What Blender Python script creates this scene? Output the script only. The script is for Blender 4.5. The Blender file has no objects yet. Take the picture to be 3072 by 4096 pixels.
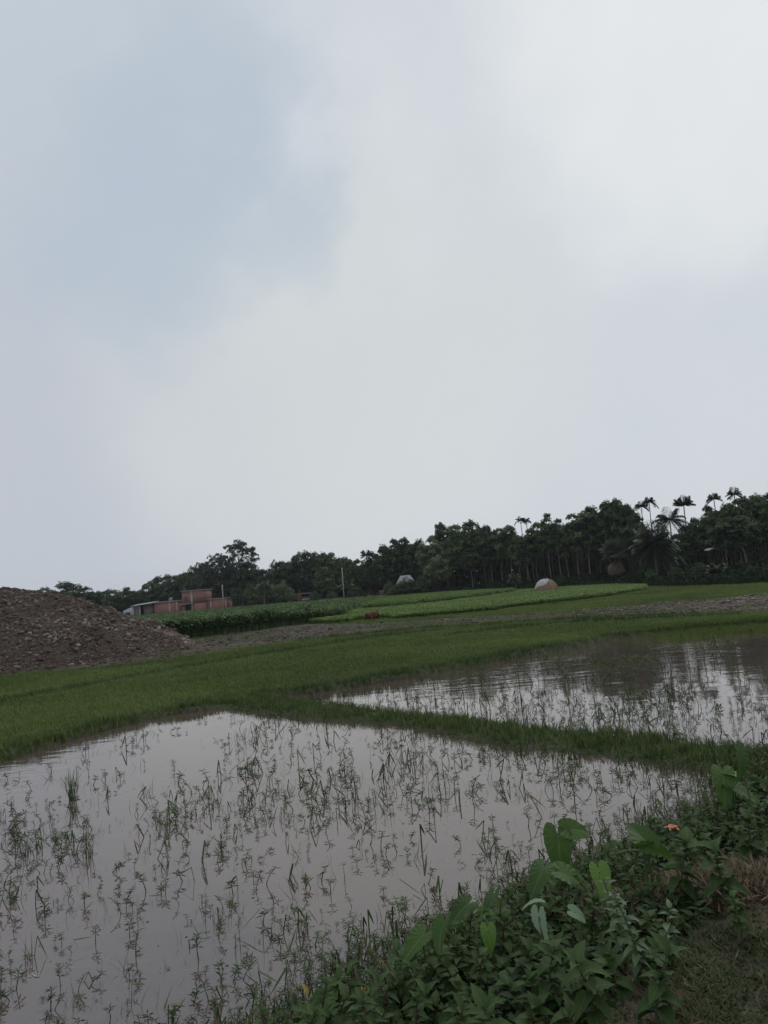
import bpy, math, random
import numpy as np
from mathutils import Vector, Matrix
PI = math.pi
S = bpy.context.scene
COL = S.collection
rng = np.random.default_rng(7)
random.seed(7)

# ------------------------------------------------------------------ camera
FPX = 2950.0; ROLL = math.radians(5.0); PITCH = math.radians(5.9); EYE = 3.3; HOR = 2354
fw = np.array([0, math.cos(PITCH), math.sin(PITCH)]); up0 = np.array([0, -math.sin(PITCH), math.cos(PITCH)])
X0 = np.array([1., 0, 0])
cr = math.cos(ROLL)*X0 - math.sin(ROLL)*up0
cu = math.sin(ROLL)*X0 + math.cos(ROLL)*up0
cam = bpy.data.cameras.new('camera'); co = bpy.data.objects.new('camera', cam); COL.objects.link(co)
co.matrix_world = Matrix(((cr[0], cu[0], -fw[0], 0), (cr[1], cu[1], -fw[1], 0), (cr[2], cu[2], -fw[2], EYE), (0, 0, 0, 1)))
cam.sensor_fit = 'VERTICAL'; cam.sensor_height = 36; cam.sensor_width = 27; cam.lens = 36*FPX/4096
cam.clip_start = 0.05; cam.clip_end = 6000
S.camera = co
S.render.resolution_x = 768; S.render.resolution_y = 1024

def ray(px, py):
    return fw + cr*(px-1536)/FPX - cu*(py-2048)/FPX
def G(px, py, z=0.0):                       # point of the photograph on the level z
    d = ray(px, py); t = (z-EYE)/d[2]; return np.array([d[0]*t, d[1]*t])
def at(px, py, Y):                          # point of the photograph at the distance Y
    d = ray(px, py); t = Y/d[1]; return np.array([d[0]*t, Y, EYE+d[2]*t])
def horizon_x(px, Y):                       # world x of picture column px at eye level, distance Y
    py = HOR - math.tan(ROLL)*(px-1536)
    return at(px, py, Y)[0]

# ------------------------------------------------------------------ world, sun, exposure
SUN_EL = math.radians(52); SUN_AZ = math.radians(35)      # azimuth measured from +Y towards +X
W = bpy.data.worlds.new('World'); S.world = W; W.use_nodes = True
nt = W.node_tree; N = nt.nodes; L = nt.links; N.clear()
out = N.new('ShaderNodeOutputWorld'); bg = N.new('ShaderNodeBackground'); L.new(bg.outputs[0], out.inputs[0])
def vmath(op, a, b=None):
    n = N.new('ShaderNodeVectorMath'); n.operation = op
    if isinstance(a, tuple): n.inputs[0].default_value = a
    else: L.new(a, n.inputs[0])
    if b is not None:
        if isinstance(b, tuple): n.inputs[1].default_value = b
        else: L.new(b, n.inputs[1])
    return n
def math_(op, a, b=0.5, clamp=False):
    n = N.new('ShaderNodeMath'); n.operation = op; n.use_clamp = clamp
    for i, v in enumerate((a, b)):
        if isinstance(v, (int, float)): n.inputs[i].default_value = v
        else: L.new(v, n.inputs[i])
    return n.outputs[0]
def mixc(f, a, b):
    n = N.new('ShaderNodeMix'); n.data_type = 'RGBA'
    if isinstance(f, float): n.inputs[0].default_value = f
    else: L.new(f, n.inputs[0])
    for i, v in ((6, a), (7, b)):
        if isinstance(v, tuple): n.inputs[i].default_value = v + (1,)
        else: L.new(v, n.inputs[i])
    return n.outputs[2]
tc = N.new('ShaderNodeTexCoord'); dirn = tc.outputs['Generated']
def wnoise(scale, detail=3, rough=.5, vec=None):
    n = N.new('ShaderNodeTexNoise'); n.inputs['Scale'].default_value = scale; n.inputs['Detail'].default_value = detail
    n.inputs['Roughness'].default_value = rough
    L.new(vec if vec is not None else dirn, n.inputs['Vector']); return n
n0 = wnoise(3.2, 6, .55)
off = vmath('SUBTRACT', n0.outputs['Color'], (.5, .5, .5)); offs = N.new('ShaderNodeVectorMath'); offs.operation = 'SCALE'
L.new(off.outputs[0], offs.inputs[0]); offs.inputs['Scale'].default_value = .30
wd = vmath('NORMALIZE', vmath('ADD', dirn, offs.outputs[0]).outputs[0]).outputs[0]
def blob(px, py, r_in, r_out):              # soft patch of the sky around a compass direction
    d = ray(px, py); d = d/np.linalg.norm(d)
    dt = vmath('DOT_PRODUCT', wd, tuple(float(v) for v in d)).outputs['Value']
    m = N.new('ShaderNodeMapRange'); m.interpolation_type = 'SMOOTHERSTEP'
    L.new(dt, m.inputs[0]); m.inputs[1].default_value = math.cos(math.radians(r_out)); m.inputs[2].default_value = math.cos(math.radians(r_in))
    return m.outputs[0]
sky = N.new('ShaderNodeTexSky'); sky.sky_type = 'NISHITA'; sky.sun_disc = False
sky.sun_elevation = SUN_EL; sky.sun_rotation = SUN_AZ; sky.dust_density = 3; sky.air_density = 1.0
nish = N.new('ShaderNodeVectorMath'); nish.operation = 'SCALE'; L.new(sky.outputs[0], nish.inputs[0]); nish.inputs['Scale'].default_value = .07
CLOUD = (.665, .705, .750)
c = mixc(.06, CLOUD, nish.outputs[0])
nb = wnoise(2.6, 7, .58); f = N.new('ShaderNodeMapRange'); L.new(nb.outputs[0], f.inputs[0]); f.inputs[1].default_value = .3; f.inputs[2].default_value = .7
c = mixc(f.outputs[0], mixc(.45, CLOUD, (.54, .59, .65)), c)
c = mixc(math_('MULTIPLY', blob(-200, 1900, 2, 30), .85), c, (.515, .55, .615))
c = mixc(math_('MULTIPLY', blob(1400, 1450, 1, 24), .65), c, (.665, .70, .70))
c = mixc(math_('MULTIPLY', blob(2850, 150, 0, 17), .75), c, (.83, .86, .87))
b1 = math_('MAXIMUM', blob(780, 620, 0, 14), math_('MULTIPLY', blob(560, 900, 0, 12), .9))
b1 = math_('MAXIMUM', b1, math_('MULTIPLY', blob(350, 350, 0, 11), .6))
b1 = math_('MAXIMUM', b1, math_('MULTIPLY', blob(1050, 850, 0, 9), .8))
wis = wnoise(7, 6, .6); b1 = math_('MULTIPLY', b1, math_('ADD', wis.outputs[0], .55, True))
c = mixc(math_('MULTIPLY', b1, .9), c, (.46, .54, .63))
ws = wnoise(5.5, 9, .62); wm = N.new('ShaderNodeMapRange'); L.new(ws.outputs[0], wm.inputs[0]); wm.inputs[1].default_value = .46; wm.inputs[2].default_value = .66
c = mixc(math_('MULTIPLY', math_('MULTIPLY', wm.outputs[0], blob(1500, 650, 0, 13)), .45), c, (.72, .745, .79))
wm2 = N.new('ShaderNodeMapRange'); L.new(wnoise(4.0, 9, .6).outputs[0], wm2.inputs[0]); wm2.inputs[1].default_value = .42; wm2.inputs[2].default_value = .7
c = mixc(math_('MULTIPLY', wm2.outputs[0], .12), c, (.52, .56, .61))
L.new(c, bg.inputs[0]); bg.inputs[1].default_value = 1.0

sun = bpy.data.lights.new('sun', 'SUN'); sun.energy = 0.8; sun.angle = math.radians(20); sun.color = (1, .97, .93)
so = bpy.data.objects.new('sun', sun); COL.objects.link(so)
sd = Vector((math.sin(SUN_AZ)*math.cos(SUN_EL), math.cos(SUN_AZ)*math.cos(SUN_EL), math.sin(SUN_EL)))
so.rotation_euler = sd.to_track_quat('Z', 'Y').to_euler()
S.view_settings.view_transform = 'Standard'; S.view_settings.look = 'None'
S.view_settings.exposure = 0; S.view_settings.gamma = 1; S.view_settings.use_curve_mapping = False

# ------------------------------------------------------------------ materials
class NT:
    def __init__(s, name):
        s.m = bpy.data.materials.new(name); s.m.use_nodes = True; s.t = s.m.node_tree; s.N = s.t.nodes; s.L = s.t.links
        s.p = s.N['Principled BSDF']
    def new(s, t, **kw):
        n = s.N.new(t)
        for k, v in kw.items():
            if k in n.inputs.keys() if not isinstance(k, int) else True: n.inputs[k].default_value = v
        return n
    def noise(s, scale, detail=4, rough=.55, vec=None, coord='Object'):
        n = s.new('ShaderNodeTexNoise'); n.inputs['Scale'].default_value = scale; n.inputs['Detail'].default_value = detail; n.inputs['Roughness'].default_value = rough
        if vec is None:
            if not hasattr(s, 'tc'): s.tc = s.N.new('ShaderNodeTexCoord')
            vec = s.tc.outputs[coord]
        s.L.new(vec, n.inputs['Vector']); return n.outputs['Fac']
    def ramp(s, f, stops):
        n = s.N.new('ShaderNodeValToRGB'); e = n.color_ramp.elements
        while len(e) < len(stops): e.new(.5)
        for el, (p, c_) in zip(e, stops): el.position = p; el.color = tuple(c_) + (1,)
        s.L.new(f, n.inputs[0]); return n.outputs[0]
    def mix(s, f, a, b, mode='MIX'):
        n = s.N.new('ShaderNodeMix'); n.data_type = 'RGBA'; n.blend_type = mode
        for i, v in ((0, f), (6, a), (7, b)):
            if isinstance(v, (int, float)): n.inputs[i].default_value = v
            elif isinstance(v, tuple): n.inputs[i].default_value = v + (1,)
            else: s.L.new(v, n.inputs[i])
        return n.outputs[2]
    def attr(s, name, o='Fac'):
        n = s.N.new('ShaderNodeAttribute'); n.attribute_name = name; return n.outputs[o]
    def math(s, op, a, b=0.0, clamp=False):
        n = s.N.new('ShaderNodeMath'); n.operation = op; n.use_clamp = clamp
        for i, v in enumerate((a, b)):
            if isinstance(v, (int, float)): n.inputs[i].default_value = v
            else: s.L.new(v, n.inputs[i])
        return n.outputs[0]
    def base(s, c_, rough=.7, spec=.3):
        if isinstance(c_, tuple): s.p.inputs['Base Color'].default_value = c_ + (1,)
        else: s.L.new(c_, s.p.inputs['Base Color'])
        s.p.inputs['Roughness'].default_value = rough; s.p.inputs['Specular IOR Level'].default_value = spec
    def bump(s, h, strength=.5, dist=.02):
        n = s.N.new('ShaderNodeBump'); n.inputs['Strength'].default_value = strength; n.inputs['Distance'].default_value = dist
        s.L.new(h, n.inputs['Height']); s.L.new(n.outputs[0], s.p.inputs['Normal'])

def leafmat(name, cols, rough=.6, spec=.25, transl=.2, veins=False):
    k = NT(name); stops = [(i/(len(cols)-1), c_) for i, c_ in enumerate(cols)]
    c_ = k.ramp(k.attr('rnd'), stops)
    if veins:
        lu = k.attr('lu'); lv = k.attr('lv')
        w = k.math('ADD', k.math('MULTIPLY', lv, 30.0), k.math('MULTIPLY', lu, -9.0))
        v = k.math('POWER', k.math('ABSOLUTE', k.math('SINE', w)), 6.0)
        rib = k.math('GREATER_THAN', .055, lu)
        mk = k.math('MAXIMUM', k.math('MULTIPLY', v, .0), rib)
        c_ = k.mix(k.math('MULTIPLY', mk, .35), c_, k.mix(.5, c_, (.30, .36, .20)))
        h = k.math('ADD', k.math('ABSOLUTE', k.math('SINE', w)), k.math('MULTIPLY', k.noise(60, 3), .5))
        k.bump(h, .25, .003)
        patch = k.noise(9, 3)
        c_ = k.mix(k.math('MULTIPLY', patch, .5), c_, k.mix(.5, c_, cols[0]))
    k.base(c_, rough, spec)
    if transl:
        tr = k.N.new('ShaderNodeBsdfTranslucent'); k.L.new(c_, tr.inputs[0])
        mx = k.N.new('ShaderNodeMixShader'); mx.inputs[0].default_value = transl
        k.L.new(k.p.outputs[0], mx.inputs[1]); k.L.new(tr.outputs[0], mx.inputs[2])
        k.L.new(mx.outputs[0], k.N['Material Output'].inputs[0])
    return k.m
def plainmat(name, a, b, scale=3, rough=.8, spec=.2, bump=0, bs=30, dist=.02):
    k = NT(name); k.base(k.mix(k.noise(scale, 5, .6), a, b), rough, spec)
    if bump: k.bump(k.noise(bs, 4), bump, dist)
    return k.m

M = {}
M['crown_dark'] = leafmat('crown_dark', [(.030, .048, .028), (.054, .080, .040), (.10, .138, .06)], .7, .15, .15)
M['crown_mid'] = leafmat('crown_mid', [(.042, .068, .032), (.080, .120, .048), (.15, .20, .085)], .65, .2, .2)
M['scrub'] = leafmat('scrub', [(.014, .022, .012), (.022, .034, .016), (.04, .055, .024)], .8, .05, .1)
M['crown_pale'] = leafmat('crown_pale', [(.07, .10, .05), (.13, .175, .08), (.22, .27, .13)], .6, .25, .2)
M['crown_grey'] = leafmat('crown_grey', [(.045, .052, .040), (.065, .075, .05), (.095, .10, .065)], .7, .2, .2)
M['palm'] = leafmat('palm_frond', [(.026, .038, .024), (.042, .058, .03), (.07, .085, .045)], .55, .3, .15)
M['dead_frond'] = leafmat('dead_frond', [(.09, .07, .05), (.14, .11, .08), (.18, .15, .11)], .8, .1, .1)
M['rice'] = leafmat('rice_blade', [(.075, .108, .022), (.105, .150, .030), (.135, .190, .044)], .55, .3, .3)
M['ridge_grass'] = leafmat('ridge_grass_blade', [(.040, .068, .019), (.064, .102, .028), (.098, .138, .038), (.14, .145, .065)], .6, .25, .25)
M['veg'] = leafmat('vegetable_leaf', [(.085, .150, .028), (.125, .205, .040), (.17, .26, .065)], .55, .3, .3)
M['jute'] = leafmat('jute_leaf', [(.034, .066, .018), (.074, .130, .034), (.19, .27, .105)], .55, .3, .25)
M['stem_brown'] = plainmat('brown_stem', (.07, .04, .03), (.11, .07, .045))
M['reed'] = leafmat('reed_blade', [(.022, .042, .014), (.038, .070, .018), (.060, .102, .028), (.085, .075, .04)], .6, .3, .2)
M['weed'] = leafmat('weed_leaf', [(.016, .034, .009), (.030, .060, .016), (.050, .090, .026), (.068, .112, .036)], .6, .18, .25, True)
M['weed_pale'] = leafmat('pale_weed_leaf', [(.07, .12, .06), (.11, .17, .09), (.16, .22, .12)], .55, .35, .25, True)
M['taro'] = leafmat('taro_leaf', [(.034, .078, .014), (.048, .102, .018), (.070, .135, .024)], .5, .35, .35, True)
M['taro_bright'] = leafmat('bright_taro_leaf', [(.075, .15, .028), (.11, .20, .036), (.15, .24, .045)], .5, .35, .35, True)
M['taro_wilted'] = leafmat('wilted_taro_leaf', [(.16, .24, .15), (.19, .27, .17), (.22, .30, .2)], .6, .3, .3, True)
M['stalk'] = plainmat('green_stalk', (.05, .085, .03), (.09, .12, .05), 12)
M['lawn'] = leafmat('lawn_blade', [(.035, .055, .018), (.055, .08, .025), (.075, .095, .035), (.16, .13, .08)], .6, .2, .25)
M['dry'] = leafmat('dry_blade', [(.10, .075, .05), (.16, .125, .085), (.22, .18, .12)], .8, .1, .1)
M['bark_pale'] = plainmat('pale_bark', (.09, .078, .066), (.21, .185, .16), 2.0, .85, .1, .5, 8, .05)
M['bark_dark'] = plainmat('dark_bark', (.035, .027, .022), (.08, .062, .05), 2.0, .9, .1, .5, 8, .05)
M['white_cloth'] = plainmat('white_cloth', (.30, .29, .29), (.42, .41, .41), 1.2, .7, .2, .4, 5, .05)
M['straw'] = plainmat('straw', (.17, .11, .075), (.30, .20, .135), 5, .9, .1, .9, 26, .05)
M['concrete'] = plainmat('weathered_concrete', (.24, .22, .205), (.40, .375, .35), 1.0, .9, .2, .2, 10, .02)
M['plaster'] = plainmat('grey_plaster', (.15, .135, .13), (.22, .20, .19), .7, .9, .2, .2, 10, .02)
M['tin'] = plainmat('weathered_tin', (.20, .20, .21), (.34, .345, .36), .8, .6, .3)
M['whitewash'] = plainmat('whitewash', (.30, .31, .33), (.40, .41, .44), .8, .9, .2)
M['shade'] = plainmat('dark_wood_and_shade', (.02, .018, .018), (.035, .03, .028), 2, .8, .2)  # near-black for wood, also painted as shade in openings and recesses
M['dark_red_brick'] = plainmat('dark_red_brick', (.09, .04, .035), (.14, .065, .055), 2, .9, .1, .3, 12)
M['hut_tin'] = plainmat('blue_grey_tin', (.14, .15, .175), (.25, .265, .30), 1.5, .6, .3)
M['blue_plastic'] = plainmat('blue_plastic', (.10, .17, .22), (.14, .21, .26), 3, .4, .4)
M['cow'] = plainmat('cow_hide', (.060, .022, .014), (.115, .040, .022), 1.6, .75, .2, .3, 40, .01)
M['horn'] = plainmat('horn', (.06, .05, .04), (.1, .08, .06))
M['orange'] = plainmat('orange_petal', (.36, .12, .06), (.48, .19, .10), 30, .6, .3)
M['yellow_leaf'] = leafmat('yellow_leaf', [(.30, .22, .05), (.36, .26, .06), (.40, .24, .07)], .6, .2, .2)
M['foam'] = plainmat('foam', (.30, .30, .29), (.42, .42, .41), 20, .7, .2)

def brickmat():
    k = NT('red_brick'); mp = k.N.new('ShaderNodeMapping'); tcn = k.N.new('ShaderNodeTexCoord')
    mp.inputs['Rotation'].default_value = (PI/2, 0, 0)
    k.L.new(tcn.outputs['Object'], mp.inputs[0]); k.tc = tcn
    b = k.N.new('ShaderNodeTexBrick'); k.L.new(mp.outputs[0], b.inputs['Vector'])
    b.inputs['Scale'].default_value = 1; b.inputs['Brick Width'].default_value = .25; b.inputs['Row Height'].default_value = .085
    b.inputs['Mortar Size'].default_value = .008
    b.inputs['Color1'].default_value = (.26, .118, .098, 1); b.inputs['Color2'].default_value = (.31, .15, .125, 1); b.inputs['Mortar'].default_value = (.27, .19, .16, 1)
    c_ = k.mix(k.math('MULTIPLY', k.noise(.8, 5, .65), .6), b.outputs[0], (.17, .095, .085)); k.base(c_, .9, .15); return k.m
M['brick'] = brickmat()

# ground: real surface colours per zone in a colour attribute, broken up with noise
k = NT('ground_soil'); zc = k.attr('zone', 'Color')
n1 = k.noise(.9, 6, .65); n2 = k.noise(14, 5, .6)
c_ = k.mix(n1, k.mix(.55, zc, (.028, .022, .018)), zc); c_ = k.mix(k.math('MULTIPLY', n2, .5), c_, k.mix(.5, c_, (.10, .085, .07)))
k.base(c_, .95, .1); k.bump(n2, .8, .04); M['ground'] = k.m
k = NT('mud'); n1 = k.noise(1.1, 6, .65); n2 = k.noise(7, 6, .7)
c_ = k.ramp(n1, [(.3, (.036, .027, .021)), (.5, (.062, .046, .036)), (.62, (.050, .058, .022)), (.78, (.11, .09, .075))])
c_ = k.mix(k.math('MULTIPLY', n2, .5), c_, (.055, .040, .032)); k.base(c_, .8, .3); k.bump(n2, 1, .08); M['mud'] = k.m
k = NT('mound_soil'); n1 = k.noise(.55, 6, .65); n2 = k.noise(4.5, 7, .7)
c_ = k.ramp(n1, [(.3, (.050, .036, .031)), (.5, (.082, .060, .051)), (.62, (.066, .056, .032)), (.75, (.13, .105, .09))])
c_ = k.mix(k.math('MULTIPLY', n2, .4), c_, (.14, .11, .095)); k.base(c_, .95, .1); k.bump(n2, 1, .2); M['mound'] = k.m
k = NT('clod'); rr = k.attr('rnd'); c_ = k.ramp(rr, [(0, (.060, .045, .038)), (.4, (.115, .090, .077)), (.75, (.20, .168, .148)), (1, (.31, .275, .245))])
c_ = k.mix(k.math('MULTIPLY', k.noise(9, 4), .5), c_, (.09, .065, .055)); k.base(c_, .95, .1); M['clod'] = k.m

def watermat():
    k = NT('pond_water'); T = k.N; 
    geo = T.new('ShaderNodeNewGeometry')
    mp = T.new('ShaderNodeMapping'); k.L.new(geo.outputs['Position'], mp.inputs[0]); mp.inputs['Scale'].default_value = (.55, 1.5, 1)
    na = k.noise(1.3, 4, .55, mp.outputs[0]); nb_ = k.noise(.35, 3, .5, geo.outputs['Position'])
    sx = T.new('ShaderNodeSeparateXYZ'); k.L.new(geo.outputs['Position'], sx.inputs[0])
    def mr(v, a, b, c0, c1):
        q = T.new('ShaderNodeMapRange'); k.L.new(v, q.inputs[0]); q.inputs[1].default_value = a; q.inputs[2].default_value = b; q.inputs[3].default_value = c0; q.inputs[4].default_value = c1; return q.outputs[0]
    ruff = k.math('ADD', mr(sx.outputs[1], 21, 30, .0, .24), mr(nb_, .5, .75, .02, .16))
    lft = k.math('MULTIPLY', mr(sx.outputs[0], -7, -9.5, 0, .8), mr(sx.outputs[1], 10, 14, 0, 1)); ruff = k.math('ADD', ruff, lft)
    h = k.math('MULTIPLY', na, ruff)
    side = k.math('GREATER_THAN', k.math('ADD', k.math('MULTIPLY', sx.outputs[0], .79), k.math('MULTIPLY', sx.outputs[1], .61)), 11.7)
    h = k.math('SUBTRACT', h, k.math('MULTIPLY', side, k.math('MULTIPLY', sx.outputs[1], .42)))      # constant tilt added to the farther pond's normals to bring tree reflections lower
    bp = T.new('ShaderNodeBump'); bp.inputs['Strength'].default_value = 1.0; bp.inputs['Distance'].default_value = .055; k.L.new(h, bp.inputs['Height'])
    fr = T.new('ShaderNodeFresnel'); fr.inputs[0].default_value = 1.95; k.L.new(bp.outputs[0], fr.inputs['Normal'])
    gl = T.new('ShaderNodeBsdfGlossy'); gl.inputs['Roughness'].default_value = .035; k.L.new(bp.outputs[0], gl.inputs['Normal']); gl.inputs[0].default_value = (1, .96, .94, 1)
    df = T.new('ShaderNodeBsdfDiffuse'); mud = k.mix(k.noise(.6, 5, .6, geo.outputs['Position']), (.092, .074, .066), (.145, .110, .098)); k.L.new(mud, df.inputs[0])
    tr = T.new('ShaderNodeBsdfTransparent'); tr.inputs[0].default_value = (.62, .55, .50, 1)
    m1 = T.new('ShaderNodeMixShader'); m1.inputs[0].default_value = .30; k.L.new(df.outputs[0], m1.inputs[1]); k.L.new(tr.outputs[0], m1.inputs[2])
    m2 = T.new('ShaderNodeMixShader'); k.L.new(fr.outputs[0], m2.inputs[0]); k.L.new(m1.outputs[0], m2.inputs[1]); k.L.new(gl.outputs[0], m2.inputs[2])
    k.L.new(m2.outputs[0], T['Material Output'].inputs[0]); return k.m
M['water'] = watermat()

# ------------------------------------------------------------------ object helpers
def tag(o, label=None, cat=None, group=None, kind=None):
    if label: o['label'] = label
    if cat: o['category'] = cat
    if group: o['group'] = group
    if kind: o['kind'] = kind
    return o
def empty(name, loc, label=None, cat=None, group=None, rz=0):
    o = bpy.data.objects.new(name, None); COL.objects.link(o); o.location = loc; o.rotation_euler = (0, 0, rz)
    o.empty_display_size = .2; return tag(o, label, cat, group)
def mesh_obj(name, V, loops, sizes, mat, parent=None, attrs=None, smooth=False, loc=None):
    me = bpy.data.meshes.new(name)
    V = np.asarray(V, np.float32); loops = np.asarray(loops, np.int32); sizes = np.asarray(sizes, np.int32)
    me.vertices.add(len(V)); me.vertices.foreach_set('co', V.ravel())
    me.loops.add(len(loops)); me.loops.foreach_set('vertex_index', loops)
    me.polygons.add(len(sizes)); st = np.zeros(len(sizes), np.int32); st[1:] = np.cumsum(sizes)[:-1]
    me.polygons.foreach_set('loop_start', st); me.polygons.foreach_set('loop_total', sizes)
    if smooth: me.polygons.foreach_set('use_smooth', np.ones(len(sizes), bool))
    for kx, a in (attrs or {}).items():
        a = np.asarray(a, np.float32)
        if a.ndim == 1: at_ = me.attributes.new(kx, 'FLOAT', 'POINT'); at_.data.foreach_set('value', a)
        else: at_ = me.attributes.new(kx, 'FLOAT_COLOR', 'POINT'); at_.data.foreach_set('color', a.ravel())
    me.update(calc_edges=True); me.materials.append(M[mat] if isinstance(mat, str) else mat)
    o = bpy.data.objects.new(name, me); COL.objects.link(o)
    if parent is not None: o.parent = parent
    if loc is not None: o.location = loc
    return o
class Soup:
    """collects pieces of geometry for ONE mesh object"""
    def __init__(s): s.V = []; s.Lp = []; s.Sz = []; s.A = {'rnd': [], 'lu': [], 'lv': []}; s.n = 0
    def add(s, V, loops, sizes, rnd=.5, lu=None, lv=None):
        V = np.asarray(V, float); n = len(V)
        s.V.append(V); s.Lp.append(np.asarray(loops, np.int64)+s.n); s.Sz.append(np.asarray(sizes)); s.n += n
        s.A['rnd'].append(np.broadcast_to(np.asarray(rnd, float), (n,)))
        s.A['lu'].append(np.zeros(n) if lu is None else lu); s.A['lv'].append(np.zeros(n) if lv is None else lv)
    def build(s, name, mat, parent=None, smooth=False, loc=None):
        return mesh_obj(name, np.concatenate(s.V), np.concatenate(s.Lp), np.concatenate(s.Sz), mat, parent,
                        {k_: np.concatenate(v) for k_, v in s.A.items()}, smooth, loc)
    def box(s, x0, x1, y0, y1, z0, z1, rnd=.5, R=None, o=(0, 0, 0)):
        V = np.array([(x, y, z) for z in (z0, z1) for y in (y0, y1) for x in (x0, x1)], float)
        if R is not None: V = V @ np.asarray(R).T
        V = V + np.asarray(o)
        s.add(V, [0, 2, 3, 1, 4, 5, 7, 6, 0, 1, 5, 4, 2, 6, 7, 3, 0, 4, 6, 2, 1, 3, 7, 5], [4]*6, rnd)
    def tube(s, pts, radii, n=7, rnd=.5, cap=True):
        pts = np.asarray(pts, float); m = len(pts); T = np.gradient(pts, axis=0); V = []
        for i in range(m):
            t = T[i]/(np.linalg.norm(T[i])+1e-9); a = np.cross(t, (0, 0, 1) if abs(t[2]) < .9 else (1, 0, 0)); a /= np.linalg.norm(a); b = np.cross(t, a)
            for j in range(n): th = 2*PI*j/n; V.append(pts[i]+radii[i]*(math.cos(th)*a+math.sin(th)*b))
        lp = []
        for i in range(m-1):
            for j in range(n): j2 = (j+1) % n; lp += [i*n+j, i*n+j2, (i+1)*n+j2, (i+1)*n+j]
        sz = [4]*((m-1)*n)
        if cap: lp += list(range((m-1)*n, m*n)); sz += [n]; lp += list(range(n-1, -1, -1)); sz += [n]
        s.add(V, lp, sz, rnd)
    def scatter(s, tmpl, pos, R, scale, rnd, which=None):
        """tmpl: list of (V, loops, sizes, lu, lv); pos (n,3); R (n,3,3); scale (n,) or (n,3)"""
        n = len(pos)
        if n == 0: return
        scale = np.asarray(scale, float)
        if scale.ndim == 1: scale = scale[:, None]*np.ones(3)
        which = rng.integers(0, len(tmpl), n) if which is None else which
        for ti, t in enumerate(tmpl):
            ix = np.where(which == ti)[0]
            if not len(ix): continue
            V, lp, sz = t[0], np.asarray(t[1]), np.asarray(t[2]); m = len(V)
            P = V[None]*scale[ix][:, None, :]
            P = np.einsum('nij,nvj->nvi', R[ix], P)+pos[ix][:, None, :]
            lo = (lp[None]+(np.arange(len(ix))*m)[:, None]).ravel()
            lu = t[3] if len(t) > 3 else np.zeros(m); lv = t[4] if len(t) > 4 else np.zeros(m)
            s.add(P.reshape(-1, 3), lo, np.tile(sz, len(ix)), np.repeat(np.asarray(rnd)[ix], m), np.tile(lu, len(ix)), np.tile(lv, len(ix)))
def rotz(a):
    a = np.asarray(a); c_, s_ = np.cos(a), np.sin(a); z = np.zeros_like(a); o = np.ones_like(a)
    return np.stack([np.stack([c_, -s_, z], -1), np.stack([s_, c_, z], -1), np.stack([z, z, o], -1)], -2)
def rotx(a):
    a = np.asarray(a); c_, s_ = np.cos(a), np.sin(a); z = np.zeros_like(a); o = np.ones_like(a)
    return np.stack([np.stack([o, z, z], -1), np.stack([z, c_, -s_], -1), np.stack([z, s_, c_], -1)], -2)
def roty(a):
    a = np.asarray(a); c_, s_ = np.cos(a), np.sin(a); z = np.zeros_like(a); o = np.ones_like(a)
    return np.stack([np.stack([c_, z, s_], -1), np.stack([z, o, z], -1), np.stack([-s_, z, c_], -1)], -2)
def frame_from(normal, spin):
    """matrices with local Z = normal"""
    nrm = normal/np.linalg.norm(normal, axis=1, keepdims=True)
    ref = np.where(np.abs(nrm[:, 2:3]) < .95, np.array([[0, 0, 1.]]), np.array([[1., 0, 0]]))
    a = np.cross(ref, nrm); a /= np.linalg.norm(a, axis=1, keepdims=True); b = np.cross(nrm, a)
    R = np.stack([a, b, nrm], -1); return R @ rotz(spin)
def copy_tree(o, loc, rz=0, scale=None, label=None, group=None, cat=None):
    r = o.copy(); COL.objects.link(r); r.location = loc; r.rotation_euler = (0, 0, rz)
    if scale is not None: r.scale = scale
    if label: r['label'] = label
    if group: r['group'] = group
    if cat: r['category'] = cat
    for ch in o.children:
        c2 = ch.copy(); COL.objects.link(c2); c2.parent = r
    return r

def vnoise(x, y, seed=0):
    """smooth value noise, roughly -1..1"""
    x = np.asarray(x, float); y = np.asarray(y, float)
    xi = np.floor(x).astype(np.int64); yi = np.floor(y).astype(np.int64); fx = x-xi; fy = y-yi
    fx = fx*fx*(3-2*fx); fy = fy*fy*(3-2*fy)
    def h(a, b):
        v = np.sin(a*127.1+b*311.7+seed*74.7)*43758.5453; return (v-np.floor(v))*2-1
    return (h(xi, yi)*(1-fx)+h(xi+1, yi)*fx)*(1-fy)+(h(xi, yi+1)*(1-fx)+h(xi+1, yi+1)*fx)*fy
def fbm(x, y, seed=0, o=4):
    v = 0; a = .5
    for i in range(o): v = v+a*vnoise(x*2**i, y*2**i, seed+i); a *= .5
    return v
def sdist(P, x, y):
    """signed distance to polygon P, negative inside"""
    x = np.asarray(x, float); y = np.asarray(y, float); d = np.full(x.shape, 1e9); ins = np.zeros(x.shape, bool)
    P = np.asarray(P, float)
    for i in range(len(P)):
        x0, y0 = P[i]; x1, y1 = P[(i+1) % len(P)]; ex, ey = x1-x0, y1-y0
        t = np.clip(((x-x0)*ex+(y-y0)*ey)/(ex*ex+ey*ey), 0, 1)
        d = np.minimum(d, (x-x0-t*ex)**2+(y-y0-t*ey)**2)
        cond = ((y0 > y) != (y1 > y)) & (x < ex*(y-y0)/(ey if abs(ey) > 1e-9 else 1e-9)+x0); ins ^= cond
    d = np.sqrt(d); return np.where(ins, -d, d)
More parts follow.
